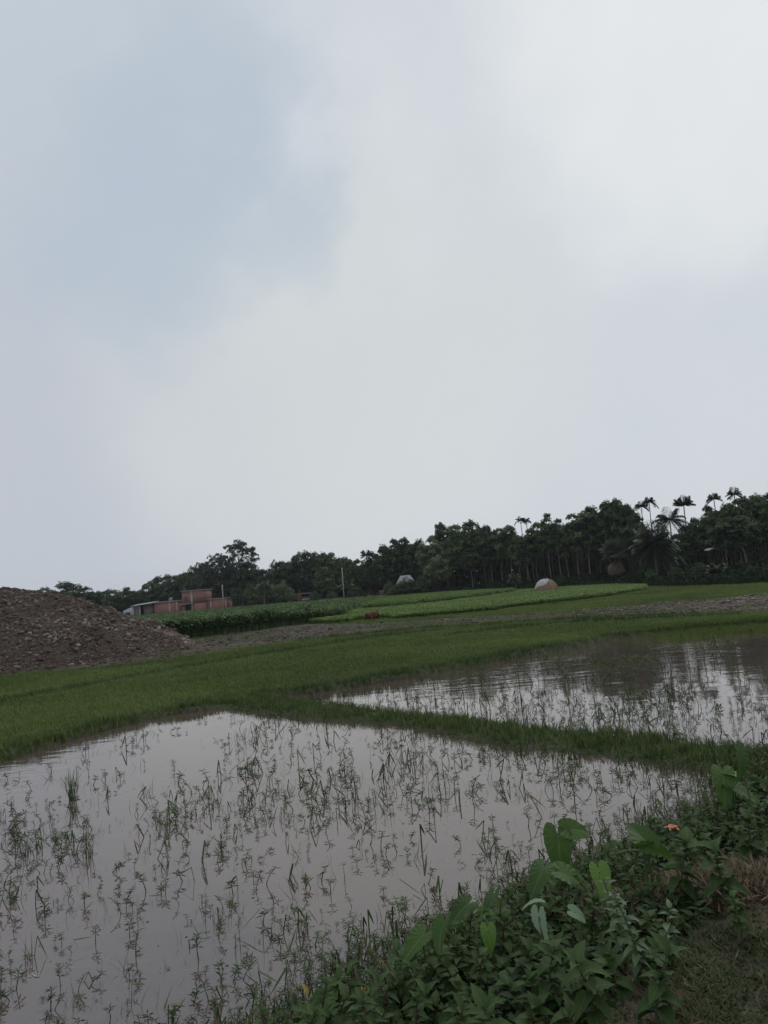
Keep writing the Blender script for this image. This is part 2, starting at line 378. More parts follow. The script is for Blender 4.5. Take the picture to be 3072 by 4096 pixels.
def ldist(P, x, y):
    d = np.full(np.shape(x), 1e9)
    for i in range(len(P)-1):
        x0, y0 = P[i]; x1, y1 = P[i+1]; ex, ey = x1-x0, y1-y0
        t = np.clip(((x-x0)*ex+(y-y0)*ey)/(ex*ex+ey*ey), 0, 1); d = np.minimum(d, (x-x0-t*ex)**2+(y-y0-t*ey)**2)
    return np.sqrt(d)
def sstep(a, b, v): t = np.clip((v-a)/(b-a), 0, 1); return t*t*(3-2*t)

# ------------------------------------------------------------------ layout of the land (world metres)
POND_A = [(-12.5, -4), (-11.9, 8), (-11.3, 12.7), (-9.95, 17.6), (-9.3, 19.4), (-8.7, 21.3), (-7.1, 23.5), (-5.6, 23.7), (-4.6, 22.8), (-2.76, 20.4), (-.06, 18.15), (1.92, 15.2), (3.5, 13.65), (4.7, 12.1), (5.3, 10.8), (4.7, 8.3), (0, 3.5), (-8, -4)]
POND_B = [(-4.4, 25.0), (-2.2, 22.4), (-.5, 20.4), (2.2, 16.9), (4.2, 14.9), (5.9, 12.9), (9.5, 11.5), (15, 11.8), (24.6, 18), (32, 30), (29, 37), (20, 35.2), (14.7, 36.2), (10.1, 35.2), (5.3, 31.6), (1.95, 28.6), (-.84, 26.6)]
BANKN = np.array([.63, -.777])
def bank_s(x, y): return (x+1.0)*BANKN[0]+(y-6.11)*BANKN[1]
MUD = [(-24, 46), (-20, 43.5), (-16.05, 43.5), (-13.5, 46.5), (-9.8, 51), (-3.2, 54.5), (4.2, 56.5), (10.8, 52), (16.2, 47.6), (20.6, 41.8), (32, 38.5), (52, 42), (52, 61), (29.8, 59), (21.2, 60.5), (12.5, 59.6), (5.2, 66), (-1.7, 68), (-6.6, 75), (-9.0, 81), (-12.7, 77.5), (-17.6, 71.5), (-26, 69)]
TALL = [(-27, 69), (-19.2, 68.4), (-13.9, 75), (-7.9, 84), (-5.8, 100), (-3.9, 127), (0, 175), (0, 222), (-110, 222), (-75, 90), (-38, 73)]
VEG = [(-7.5, 84), (-4.6, 75.9), (1.3, 74.2), (7.9, 73.9), (16.4, 78), (26, 84.6), (33.2, 99.3), (38, 125), (34, 150), (15, 175), (-3, 205), (-1.2, 156), (-4.3, 104)]
MID = [(-4.5, 107), (5.4, 107), (16.6, 121), (22, 135), (16, 165), (0, 205)]
RIDGES = [[(-17.3, 25.6), (-15.6, 29.3), (-10.9, 38.2), (-4.4, 45.6), (-1.3, 48.6), (8, 51.3), (16.4, 45.6)], [(-6.7, 52.3), (2.4, 53.6), (7, 49.7)], [(3.5, 44.7), (10.5, 46.4), (18.7, 41)]]
MC = (-31.8, 56.2)
def ground(x, y):
    x = np.asarray(x, float); y = np.asarray(y, float)
    z = .15+.03*fbm(x*.6, y*.6, 3)
    dr = np.minimum.reduce([ldist(r_, x, y) for r_ in RIDGES]); z = z+.13*np.exp(-(dr/.35)**2)*(y < 65)
    dA = sdist(POND_A, x, y)+.18*fbm(x*1.4, y*1.4, 5); dB = sdist(POND_B, x, y)+.25*fbm(x*1.1, y*1.1, 9)
    d = np.minimum(dA, dB)
    z = z-.10*((dA < 2.6) & (dB < 2.6) & (y < 25))*sstep(2.6, 1.2, np.maximum(dA, dB))
    z = np.where(y < 42, -.28+(z+.28)*sstep(-.40, .02, d), z)
    z = z+np.where((y < 60), .0, 0)+.02*np.clip(y-60, 0, 60)/60*5
    s_ = bank_s(x, y)+.15*fbm(x*.8, y*.8, 11)
    zb = -.3+1.15*sstep(-.2, 1.9, s_)+.40*sstep(1.2, 3.4, s_)+.04*fbm(x*3, y*3, 12)+.02*np.clip(s_-3.3, 0, 3)
    z = np.where(s_ > -.2, np.maximum(z*(1-sstep(0, 2, s_))-.0, zb), z)
    # raised dirt at the field edge towards the road beyond the view on the right keeps level
    z = z-np.clip(np.hypot(x, y)-300, 0, 3000)*.0012
    return z
def warp(n, k_, a, lim): t = np.linspace(-1, 1, n); return np.sign(t)*k_*(np.exp(a*np.abs(t))-1)/(np.exp(a)-1)*1.0
gx = warp(520, 1500, 6.2, 0); 
ty = np.linspace(0, 1, 560); gy = -30+1530*0; 
gy = np.concatenate([np.linspace(-60, -2, 14), -1.9+1.0*(1700*(np.exp(6.4*ty)-1)/(np.exp(6.4)-1))])
XX, YY = np.meshgrid(gx, gy); ZZ = ground(XX, YY)
ny, nx = XX.shape; V = np.stack([XX.ravel(), YY.ravel(), ZZ.ravel()], 1)
ii = (np.arange(ny-1)[:, None]*nx+np.arange(nx-1)[None]).ravel()
lp = np.stack([ii, ii+1, ii+nx+1, ii+nx], 1).ravel()
x, y = V[:, 0], V[:, 1]
zone = np.zeros((len(V), 4), np.float32); zone[:, 3] = 1
zone[:, :3] = (.045, .070, .024)
zone[sdist(TALL, x, y) < 0, :3] = (.05, .05, .03)
pd = np.minimum(sdist(POND_A, x, y), sdist(POND_B, x, y))
zone[pd < .0, :3] = (.085, .068, .058)
bs = bank_s(x, y); zone[bs > -.2, :3] = (.052, .044, .030)
dirt = (bs > 2.4) & (fbm(x*1.3, y*1.3, 21) > .02); zone[dirt, :3] = (.115, .09, .068)
zone[(y > 180), :3] = (.035, .045, .022)
o = mesh_obj('ground', V, lp, np.full(len(ii), 4), 'ground', attrs={'zone': zone}, smooth=True); tag(o, kind='structure')

def grid_sheet(name, P, step, mat, zf, smooth=True):
    P = np.array(P); x0, y0 = P.min(0); x1, y1 = P.max(0)
    gx = np.arange(x0, x1+step, step); gy = np.arange(y0, y1+step, step); XX, YY = np.meshgrid(gx, gy); ny, nx = XX.shape
    V = np.stack([XX.ravel(), YY.ravel(), zf(XX, YY).ravel()], 1)
    ii = (np.arange(ny-1)[:, None]*nx+np.arange(nx-1)[None]).ravel()
    cx = V[ii, 0]+step/2; cy = V[ii, 1]+step/2
    ii = ii[sdist(P, cx, cy)+.5*fbm(cx*.7, cy*.7, 31) < 0]
    lp = np.stack([ii, ii+1, ii+nx+1, ii+nx], 1); used = np.unique(lp); mp = np.zeros(len(V), np.int64); mp[used] = np.arange(len(used))
    return mesh_obj(name, V[used], mp[lp].ravel(), np.full(len(ii), 4), mat, smooth=smooth)
def mud_z(x, y): return ground(x, y)+.03+.16*np.clip(fbm(x*1.1, y*1.6, 41), -.3, 1)+.05*fbm(x*4, y*4, 43)
tag(grid_sheet('mud_track', MUD, .25, 'mud', mud_z), kind='structure')

# water: one level sheet, the land stands above it outside the ponds
wx = np.linspace(-14, 36, 51); wy = np.linspace(-4, 41, 46); XX, YY = np.meshgrid(wx, wy); ny, nx = XX.shape
ii = (np.arange(ny-1)[:, None]*nx+np.arange(nx-1)[None]).ravel()
tag(mesh_obj('pond_water', np.stack([XX.ravel(), YY.ravel(), 0*XX.ravel()], 1), np.stack([ii, ii+1, ii+nx+1, ii+nx], 1).ravel(), np.full(len(ii), 4), 'water'), kind='structure')

# ------------------------------------------------------------------ leaf templates
def blade_t(bend, w=.05, seg=3, curl=0.):
    """a narrow blade of height 1 growing along Z, bending towards +Y"""
    V = []; 
    for i in range(seg):
        t = i/seg; a = bend*t; V += [(-w*(1-t*.75), t*t*bend*.6, t*(1-.25*bend*t)), (w*(1-t*.75), t*t*bend*.6+curl*t, t*(1-.25*bend*t))]
    V.append((0, bend*.6, 1-.25*bend)); lp = []; sz = []
    for i in range(seg-1): lp += [2*i, 2*i+1, 2*i+3, 2*i+2]; sz.append(4)
    lp += [2*seg-2, 2*seg-1, 2*seg]; sz.append(3); return (np.array(V, float), lp, sz)
def merge_t(parts):
    V = []; lp = []; sz = []; n = 0; U = []; Q = []
    for p in parts:
        V.append(p[0]); lp += [i+n for i in p[1]]; sz += list(p[2]); 
        U.append(p[3] if len(p) > 3 else np.zeros(len(p[0]))); Q.append(p[4] if len(p) > 4 else np.zeros(len(p[0]))); n += len(p[0])
    return (np.concatenate(V), lp, sz, np.concatenate(U), np.concatenate(Q))
def xf(t, R=None, s=1., o=(0, 0, 0)):
    V = t[0]*s
    if R is not None: V = V @ np.asarray(R).T
    return (V+np.asarray(o),)+tuple(t[1:])
def tuft_t(n, spread=.25, w=.05, bend=(.1, .8), lean=.35):
    P = []
    for i in range(n):
        a = random.uniform(0, 2*PI); R = rotz(a) @ rotx(-random.uniform(0, lean)); r_ = random.uniform(0, spread)
        P.append(xf(blade_t(random.uniform(*bend), w), R, random.uniform(.6, 1), (r_*math.cos(a*3), r_*math.sin(a*3), 0)))
    return merge_t(P)
def rhomb_t(w=.35, fold=.12):
    return (np.array([(0, 0, 0), (-w, .5, fold), (0, 1, -.1), (w, .5, fold)], float), [0, 3, 2, 1], [4])
def sprig_t(n=5, w=.3):
    P = []
    for i in range(n):
        a = 2*PI*i/n+random.uniform(-.5, .5); P.append(xf(rhomb_t(w, random.uniform(0, .2)), rotz(a) @ rotx(random.uniform(-.5, .5)), random.uniform(.6, 1)))
    return merge_t(P)
def leaf_t(seg=10, width=.33, serr=.06, fold=.12, droop=.35, wav=.03):
    """toothed ovate leaf, length 1 along Y, upper face +Z"""
    cols = np.array([-1, -.5, 0, .5, 1]); V = []; U = []; Q = []
    for i in range(seg+1):
        t = i/seg; w = width*math.sin(PI*min(1, t**.72))**.85 if 0 < t < 1 else .004
        if 0 < i < seg: w *= 1+(serr*3 if i % 2 else -serr)
        for c_ in cols:
            z = fold*abs(c_)*w*3-droop*t*t+wav*math.sin(t*22+abs(c_)*2)*abs(c_)
            V.append((c_*w, t-(.05 if abs(c_) == 1 and i % 2 else 0), z)); U.append(abs(c_)); Q.append(t)
    lp = []
    for i in range(seg):
        for j in range(4): a = i*5+j; lp += [a, a+1, a+6, a+5]
    return (np.array(V, float), lp, [4]*(seg*4), np.array(U), np.array(Q))
def ro(r0, r1): return random.uniform(r0, r1)
TUFTS = [tuft_t(5, .3, .045) for _ in range(6)]
SPRIGS = [sprig_t(5) for _ in range(5)]

def in_view(x, y, m=1.25):
    """keep what the picture or a step to the side could show"""
    return (y > 1) & (np.abs(x) < y*.55*m+2.5)
def sample(n, x0, x1, y0, y1, p=1.0):
    """random points, thinner with distance"""
    u = rng.random(n); 
    if p == 0: y = y0+(y1-y0)*u
    else:
        q = 1-p; y = np.exp(np.log(y0)+(np.log(y1)-np.log(y0))*u) if abs(q) < 1e-6 else (y0**q+(y1**q-y0**q)*u)**(1/q)
    x = x0+(x1-x0)*rng.random(n); return x, y

def scatter_tufts(name, x, y, h, mat, label=None, cat=None, tm=None, rn=None, wide=1.0, z=None, lean=0.15):
    n = len(x); z = ground(x, y) if z is None else z
    s_ = Soup(); R = rotz(rng.random(n)*2*PI) @ rotx(rng.normal(0, lean, n))
    wsc = h*wide
    s_.scatter(tm or TUFTS, np.stack([x, y, z-.01], 1), R, np.stack([wsc, wsc, h], 1), rng.random(n) if rn is None else np.clip(rn, 0, 1))
    return tag(s_.build(name, mat), label, cat, kind='stuff')

# --- rice / short grass of the fields
x, y = sample(360000, -46, 50, 13, 130, 1.3)
s_ = bank_s(x, y); keep = in_view(x, y) & (s_ < -.5)
x, y = x[keep], y[keep]
dp = np.minimum(sdist(POND_A, x, y)+.18*fbm(x*1.4, y*1.4, 5), sdist(POND_B, x, y)+.25*fbm(x*1.1, y*1.1, 9))
dm = sdist(MUD, x, y)+.9*fbm(x*.8, y*.8, 31)
dmd = ((x-MC[0])/17)**2+((y-MC[1])/14.6)**2
keep = (dp > -.30+.1*rng.random(len(x))) & ((dm > 0) | (rng.random(len(x)) < .05*(fbm(x*.5, y*.5, 8) > .05))) & (sdist(TALL, x, y) > 0) & ((sdist(VEG, x, y) > -2.5) | (rng.random(len(x)) < .25)) & (dmd > .93)
bund = (sdist(POND_A, x, y) < 2.2) & (sdist(POND_B, x, y) < 2.2) & (y < 24)
x, y, dp, dm = x[keep & ~bund], y[keep & ~bund], dp[keep & ~bund], dm[keep & ~bund]
dr = np.minimum.reduce([ldist(r_, x, y) for r_ in RIDGES])+.35*fbm(x*2, y*2, 4)
edge = (dr < .38) | (dp < .7+.5*fbm(x, y, 14))
r_ = .5+.85*fbm(x*.25, y*.25, 61)+.3*fbm(x*1.5, y*1.5, 62)+.13*rng.normal(size=len(x))
d_ = y/30
e = edge
h = (.15+.05*rng.random(len(x)))*(1+.25*d_)*(1+.3*fbm(x*.6, y*.6, 66))
scatter_tufts('rice_seedlings', x[~e], y[~e], h[~e], 'rice', 'bright green young rice covering the flat paddies', None, rn=r_[~e], wide=1.3)
scatter_tufts('ridge_grass', x[e], y[e], h[e]*1.35, 'ridge_grass', 'darker coarse grass along the paddy edges and ridges', None, rn=r_[e]*.8, wide=1.2, z=np.maximum(ground(x[e], y[e]), -.03))  # the darker grass colour also carries the shadow of the raised edges
# --- the grassy bund between the two ponds
x, y = sample(60000, -9, 16, 9.5, 25, .6); da = sdist(POND_A, x, y); db = sdist(POND_B, x, y)
keep = (da > -.8) & (db > -.7) & (da < 3.5) & (db < 3.0) & (bank_s(x, y) < .3) & (y < 25) & in_view(x, y)
x, y, da, db = x[keep], y[keep], da[keep], db[keep]
cen = np.clip(np.minimum(da, db)+.6+.35*fbm(x*.9, y*.9, 177), 0, .9)/.9
keep = rng.random(len(x)) < (.26+.75*cen)*(1+.9*fbm(x*1.4, y*1.4, 77)); x, y, cen = x[keep], y[keep], cen[keep]
h = (.07+.18*cen)*(.6+.9*rng.random(len(x))**1.5)*(1+.35*fbm(x*1.7, y*1.7, 78))
scatter_tufts('bund_grass', x, y, h, 'ridge_grass', 'thick grass on the narrow bank between the two flooded plots', None, rn=.45+.3*rng.normal(size=len(x)), wide=.9, z=np.maximum(ground(x, y), -.03), lean=.3)

# --- vegetable field and the leafier rows behind it
def leafy_plant_t(h, n, ls, spread=.35, stem=.02):
    P = []
    for i in range(n):
        a = ro(0, 2*PI); zz = h*(.35+.65*math.sqrt(random.random())); r0 = spread*random.random()
        P.append(xf(rhomb_t(.32, .1), rotz(a) @ rotx(ro(-.6, .4)), ls*ro(.7, 1.2), (-r0*math.sin(a), r0*math.cos(a), zz)))
    P.append(xf(blade_t(.1, stem/h), None, h)); return merge_t(P)
VT = [leafy_plant_t(.5, 16, .17, .25) for _ in range(5)]
x, y = sample(80000, -9, 42, 73, 180, .9); kk = (sdist(VEG, x, y)+.5*fbm(x, y, 71)+3.5*fbm(x*.15, y*.15, 72)-.5 < 0) & ((x+2.2)**2/5+(y-74.5)**2/22 > 1); x, y = x[kk], y[kk]; kk = sdist(MID, x, y) > 0; x, y = x[kk], y[kk]
row = .55+.7*fbm(x*.18, y*.30, 73)+.22*rng.normal(size=len(x)); s_ = Soup(); n = len(x); sc = (.8+.4*rng.random(n))*(1+.2*fbm(x*.4, y*.4, 75))
s_.scatter(VT, np.stack([x, y, ground(x, y)], 1), rotz(rng.random(n)*6.28), sc, np.clip(row, 0, 1)); 
tag(s_.build('vegetable_plants', 'veg'), 'bright yellow-green vegetable field in front of the haystack', kind='stuff')
MT = [leafy_plant_t(1.15, 28, .22, .34) for _ in range(5)]
x, y = sample(20000, -9, 32, 100, 206, .6); kk = sdist(MID, x, y)+1.0*fbm(x*.5, y*.5, 71) < 0; x, y = x[kk], y[kk]; n = len(x); s_ = Soup()
s_.scatter(MT, np.stack([x, y, ground(x, y)], 1), rotz(rng.random(n)*6.28), .7+.4*rng.random(n), np.clip(.35+.25*rng.normal(size=n), 0, 1))
tag(s_.build('leafy_crop', 'veg'), 'taller leafy crop rows in front of the tin-roofed hut', kind='stuff')
# --- tall jute
JT = [leafy_plant_t(1.9, 34, .27, .3, .025) for _ in range(6)]
x, y = sample(44000, -112, 3, 67, 222, 1.2); kk = (sdist(TALL, x, y)+.35*fbm(x, y, 81) < 0) & in_view(x, y, 1.35); x, y = x[kk], y[kk]; n = len(x); s_ = Soup()
ed = np.exp(-(-sdist(TALL, x, y))/1.5)
x = np.concatenate([x]); hh = (.85+.25*rng.random(n))*(1-.25*sstep(-15, -6, x)*ed)*(1+.08*fbm(x*.3, y*.3, 84))*(1-.18*sstep(78, 115, y))
s_.scatter(JT, np.stack([x, y, ground(x, y)], 1), rotz(rng.random(n)*6.28), hh, np.clip(.52+.35*fbm(x*.4, y*.4, 85)+.22*rng.normal(size=n), 0, 1))
tag(s_.build('jute_crop', 'jute'), 'tall dark green jute crop growing below the brick house', kind='stuff')
# dense stalks along the front edge of the jute
x, y = sample(60000, -44, -4, 67, 95, 1); dd = sdist(TALL, x, y)+.3*fbm(x, y, 81); kk = (dd < 0) & (dd > -1.6) & in_view(x, y, 1.3); x, y = x[kk], y[kk]
if len(x) > 7000: x, y = x[:7000], y[:7000]
n = len(x); s_ = Soup(); s_.scatter(JT, np.stack([x, y, ground(x, y)], 1), rotz(rng.random(n)*6.28), (.72+.25*rng.random(n))*(1-.35*sstep(-15, -6, x)), np.clip(.45+.33*rng.normal(size=n), 0, 1))
tag(s_.build('jute_edge', 'jute'), 'front row of the jute crop facing the bare track', kind='stuff')

# ------------------------------------------------------------------ soil mound
def icos(sub=1):
    import bmesh
    bm = bmesh.new(); bmesh.ops.create_icosphere(bm, subdivisions=sub, radius=1); V = np.array([v.co[:] for v in bm.verts]); lp = [v.index for f_ in bm.faces for v in f_.verts]; sz = [3]*len(bm.faces); bm.free(); return V, lp, sz
IV, IL, IS = icos(2)
def rock_t(): 
    V = IV.copy(); k_ = rng.normal(size=(7, 3)); k_ /= np.linalg.norm(k_, axis=1, keepdims=True)
    for q in k_: d = V @ q; c_ = ro(.55, .9); V -= np.clip(d-c_, 0, 1)[:, None]*q
    V *= np.array([1, ro(.7, 1), ro(.45, .75)])*(1+.12*rng.normal(size=(len(V), 1))); return (V, IL, IS)
ROCKS = [rock_t() for _ in range(10)]
def mound_h(x, y):
    wob = .10*fbm(x*.16, y*.16, 91)
    u = np.sqrt(((x-MC[0])/16.6)**2+((y-MC[1])/14.6)**2)+wob-.05*np.abs(vnoise(np.arctan2(y-MC[1], x-MC[0])*5+.12*y, x*.06, 96))
    v = np.clip(1-u, -.1, 1); z = 5.35*(1-np.exp(-(np.clip(v, 0, 1)/.60)**1.15))/(1-math.exp(-(1/.60)**1.15))
    z = 6.25*np.clip(1.33*v, 0, None)/(1+(1.33*np.clip(v, 0, 1))**4)**.25*1.0
    return np.where(v > 0, z, -.3)+.42*fbm(x*.6, y*.6, 93)*sstep(0, .15, v)+.18*fbm(x*2.3, y*2.3, 95)*sstep(0, .1, v)+.13*fbm(x*5.5, y*5.5, 99, 2)*sstep(0, .1, v)
step = .16; gx = np.arange(MC[0]-18.5, MC[0]+18.8, step); gy = np.arange(MC[1]-16.5, MC[1]+16.5, step); XX, YY = np.meshgrid(gx, gy); ny, nx = XX.shape
ZZ = mound_h(XX, YY); V = np.stack([(XX-MC[0]).ravel(), (YY-MC[1]).ravel(), ZZ.ravel()], 1)
ii = (np.arange(ny-1)[:, None]*nx+np.arange(nx-1)[None]).ravel(); ii = ii[V[ii, 2] > -.25]
mound = empty('soil_mound', (MC[0], MC[1], .12), 'large heap of brown clods and rubble at the left edge beside the paddy', 'mound')
lp = np.stack([ii, ii+1, ii+nx+1, ii+nx], 1); used = np.unique(lp); mp_ = np.zeros(len(V), np.int64); mp_[used] = np.arange(len(used))
mesh_obj('soil', V[used], mp_[lp].ravel(), np.full(len(ii), 4), 'mound', mound, smooth=False)
n = 95000; x = MC[0]+rng.uniform(-17.5, 18, n); y = MC[1]+rng.uniform(-16, 7, n); z = mound_h(x, y); kk = z > -.02; x, y, z = x[kk], y[kk], z[kk]; n = len(x)
cl_ = sstep(-.1, .3, fbm(x*.45+.3*z, y*.45, 98)); sz = (.026+.05*rng.random(n)**2)*(.75+.5*cl_)+.16*rng.random(n)**30; s_ = Soup()
s_.scatter(ROCKS, np.stack([x-MC[0], y-MC[1], z+.2*sz], 1), rotz(rng.random(n)*6.28) @ rotx(rng.normal(0, .5, n)), sz*1.25, np.clip(.42+.5*fbm(x*.5, y*.5, 97)+.27*rng.normal(size=n), 0, 1))
tag(s_.build('clods', 'clod', mound), kind='stuff')
# thin dry weeds on the heap and along its foot
n = 8000; x = MC[0]+rng.uniform(-17.5, 18, n); y = MC[1]+rng.uniform(-16, 2, n); z = mound_h(x, y); kk = (z > -.2) & (z < 3.2) & (fbm(x*.35, y*.35, 99)+.1*(2-z)*.3 > .06); x, y, z = x[kk], y[kk], z[kk]
scatter_tufts('mound_weeds', x, y, .12+.14*rng.random(len(x)), 'ridge_grass', 'sparse weeds growing on the lower soil heap', None, rn=.6+.4*rng.random(len(x)), z=np.maximum(z, 0)+.12, wide=1.4)

# clods over the muddy track
x, y = sample(40000, -24, 50, 38, 74, .8); dm = sdist(MUD, x, y)+.5*fbm(x*.7, y*.7, 31); kk = (dm < .1) & in_view(x, y); x, y = x[kk], y[kk]
dens = (.13+.7*sstep(10, 19, x)+.2*sstep(-3, -9, x))*(1+1.1*fbm(x*.5, y*.9, 45)); kk = rng.random(len(x)) < dens; x, y = x[kk], y[kk]; n = len(x)
sz = .025+.04*rng.random(n)+.08*rng.random(n)**10; s_ = Soup()
s_.scatter(ROCKS, np.stack([x, y, mud_z(x, y)+.3*sz], 1), rotz(rng.random(n)*6.28) @ rotx(rng.normal(0, .3, n)), np.stack([sz*1.8, sz*1.5, sz], 1), np.clip(.12+.56*sstep(6, 25, x)+.22*rng.normal(size=n), 0, 1))
tag(s_.build('track_clods', 'clod'), 'broken clods scattered over the bare muddy track', kind='stuff')
x, y = sample(42000, -24, 50, 38, 74, .8); dm = sdist(MUD, x, y); kk = (dm < .1) & in_view(x, y) & (fbm(x*.45, y*.45, 8) > .04-.50*np.exp(-((x-5)/8)**2)); x, y = x[kk], y[kk]
scatter_tufts('track_weeds', x, y, .12+.12*rng.random(len(x)), 'ridge_grass', 'patchy weeds on the muddy track', None, rn=.35+.45*rng.random(len(x)), z=mud_z(x, y), wide=1.5)
# weedy, half flooded strip at the far right of the second pond
x, y = sample(60000, 6, 36, 26, 42, .5); kk = (sdist(POND_B, x, y) > -4.2+2.2*fbm(x*.5, y*.5, 55)) & (sdist(POND_B, x, y) < 2.5) & (x > 11.5+1.5*fbm(x, y, 56)+2.5*rng.random(len(x))**2) & (sdist(MUD, x, y) > .2); x, y = x[kk], y[kk]
kk = rng.random(len(x)) < sstep(-6.5, -1, sdist(POND_B, x, y)); x, y = x[kk], y[kk]
scatter_tufts('marsh_weeds', x, y, .16+.22*rng.random(len(x)), 'rice', 'pale marsh weeds along the far right shore', None, rn=.0+.45*rng.random(len(x)), z=np.maximum(ground(x, y), -.03), wide=.8)

# ------------------------------------------------------------------ trees
def tree_proto(kind, seed):
    random.seed(seed); r = np.random.default_rng(seed)
    # unit tree: height 10 m
    t = Soup(); cr_ = Soup()
    if kind == 'slim': cb, a, nl, lr, ns = .46, 1.9, 22, .72, 42
    elif kind == 'round': cb, a, nl, lr, ns = .20, 4.1, 52, 1.05, 48
    elif kind == 'tall': cb, a, nl, lr, ns = .24, 2.9, 44, .9, 46
    elif kind == 'sparse': cb, a, nl, lr, ns = .34, 3.7, 95, .58, 20
    elif kind == 'bush': cb, a, nl, lr, ns = .05, 5.2, 34, 1.9, 60
    z0 = 10*cb; zc = (z0+10)/2; hz = (10-z0)/2
    lean = r.normal(0, .25, 2); tp = np.array([lean[0], lean[1], z0+hz*.9]); rt = .085 if kind == 'slim' else .2
    if kind == 'bush': rt = .12
    pts = [np.array([lean[0]*q**2+.07*math.sin(q*7+seed), lean[1]*q**2, (z0+hz*.9)*q]) for q in np.linspace(0, 1, 9)]
    t.tube(pts, [rt*(1.25-q*1.0) for q in np.linspace(0, 1, 9)], 8)
    C = []; tries = 0
    while len(C) < nl and tries < 4000:
        tries += 1; p = r.uniform(-1, 1, 3); q = np.linalg.norm(p)
        if q > 1 or q < (.55 if kind != 'sparse' else .3): continue
        wtop = 1.0 if p[2] < .2 else 1-.35*(p[2]-.2)
        cc = np.array([p[0]*(a-lr*.5)*wtop, p[1]*(a-lr*.5)*wtop, zc+p[2]*(hz-lr*.6)])
        if C and min(np.linalg.norm(cc-d) for d in C) < lr*.72: continue
        C.append(cc)
    for i, cc in enumerate(C):
        if i % (1 if kind == 'sparse' else 2) == 0:
            q = min(.95, max(.25 if kind != 'slim' else .5, (cc[2]-1.2-.5*math.hypot(cc[0], cc[1]))/(z0+hz*.9))); b0 = np.array([np.interp(q, np.linspace(0, 1, 9), [p[j] for p in pts]) for j in range(3)])
            mid = b0*.45+cc*.55+np.array([0, 0, -.25]); r0 = rt*(1.1-q)*.5+.02
            t.tube([b0, mid, cc], [r0, r0*.6, .012], 5)
        n = ns*(.7+.6*r.random()); n = int(n); d = r.normal(size=(n, 3)); d /= np.linalg.norm(d, axis=1, keepdims=True); d[:, 2] = np.where(d[:, 2] < -.3, -d[:, 2]*.5, d[:, 2])
        rr_ = lr*(.55+.5*r.random(n))*(1+.2*r.normal()); P = cc+d*rr_[:, None]*np.array([1, 1, .78])
        nm = d*.8+np.array([0, 0, .75])+r.normal(0, .35, (n, 3)); sc = (.33 if kind != 'sparse' else .26)*(.7+.6*r.random(n))
        cr_.scatter(SPRIGS, P, frame_from(nm, r.random(n)*6.28), sc*(1.25 if kind == 'bush' else 1), np.clip(r.uniform(.1, .7)+.22*r.normal(size=n)+.25*np.clip(d[:, 2], 0, 1)**2, 0, 1))  # upward sprigs get paler leaf colour, painting in the lit tops
    return t, cr_
PROTO = {}
def get_proto(kind, mat, i):
    key = (kind, mat, i)
    if key not in PROTO:
        t, c_ = tree_proto(kind, hash_(kind)+i*13)
        root = bpy.data.objects.new('tree', None); root.empty_display_size = .3
        a = t.build('trunk', 'bark_pale' if kind in ('slim', 'sparse') else 'bark_dark', root); b = c_.build('crown', mat, root)
        PROTO[key] = [root, a, b, False]
    return PROTO[key]
def hash_(s): return sum(ord(ch)*(j+3) for j, ch in enumerate(s))
NAME = {'slim': 'slender_tree', 'round': 'broadleaf_tree', 'tall': 'broadleaf_tree', 'sparse': 'open_crowned_tree', 'bush': 'bush'}
GRP = {'slim': 'slender pale-trunked plantation trees', 'round': 'broadleaf trees along the horizon', 'tall': 'broadleaf trees along the horizon', 'sparse': 'open-crowned trees', 'bush': 'bushes at the foot of the trees'}
def TY(px, Y):
    return float(np.interp(px, [250, 1000, 1500, 1900, 2150, 2350, 2560, 2800, 3100], [255, 243, 208, 180, 160, 148, 136, 129, 125]))+1.2*(Y-float(np.interp(px, [0, 1000, 1500, 1900, 2350, 2600, 2850, 3100], [190, 178, 150, 126, 117, 111, 107, 104])))
def tree(px, top, Y, kind, mat, label, w=1.0, base=None):
    Y = TY(px, Y)
    P = get_proto(kind, mat, (int(px)//7) % 3)
    xw = horizon_x(px, Y); gz = float(ground(xw, Y)) if base is None else base
    zt = at(px, top, Y)[2]; h = zt-gz; sz = h/10*1.0
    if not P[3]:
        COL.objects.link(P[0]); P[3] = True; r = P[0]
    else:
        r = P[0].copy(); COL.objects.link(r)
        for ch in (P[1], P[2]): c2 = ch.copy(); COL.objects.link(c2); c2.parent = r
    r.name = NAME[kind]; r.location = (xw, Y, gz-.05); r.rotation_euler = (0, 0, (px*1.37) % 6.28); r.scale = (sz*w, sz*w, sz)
    tag(r, label, 'bush' if kind == 'bush' else 'tree', GRP[kind]); return r
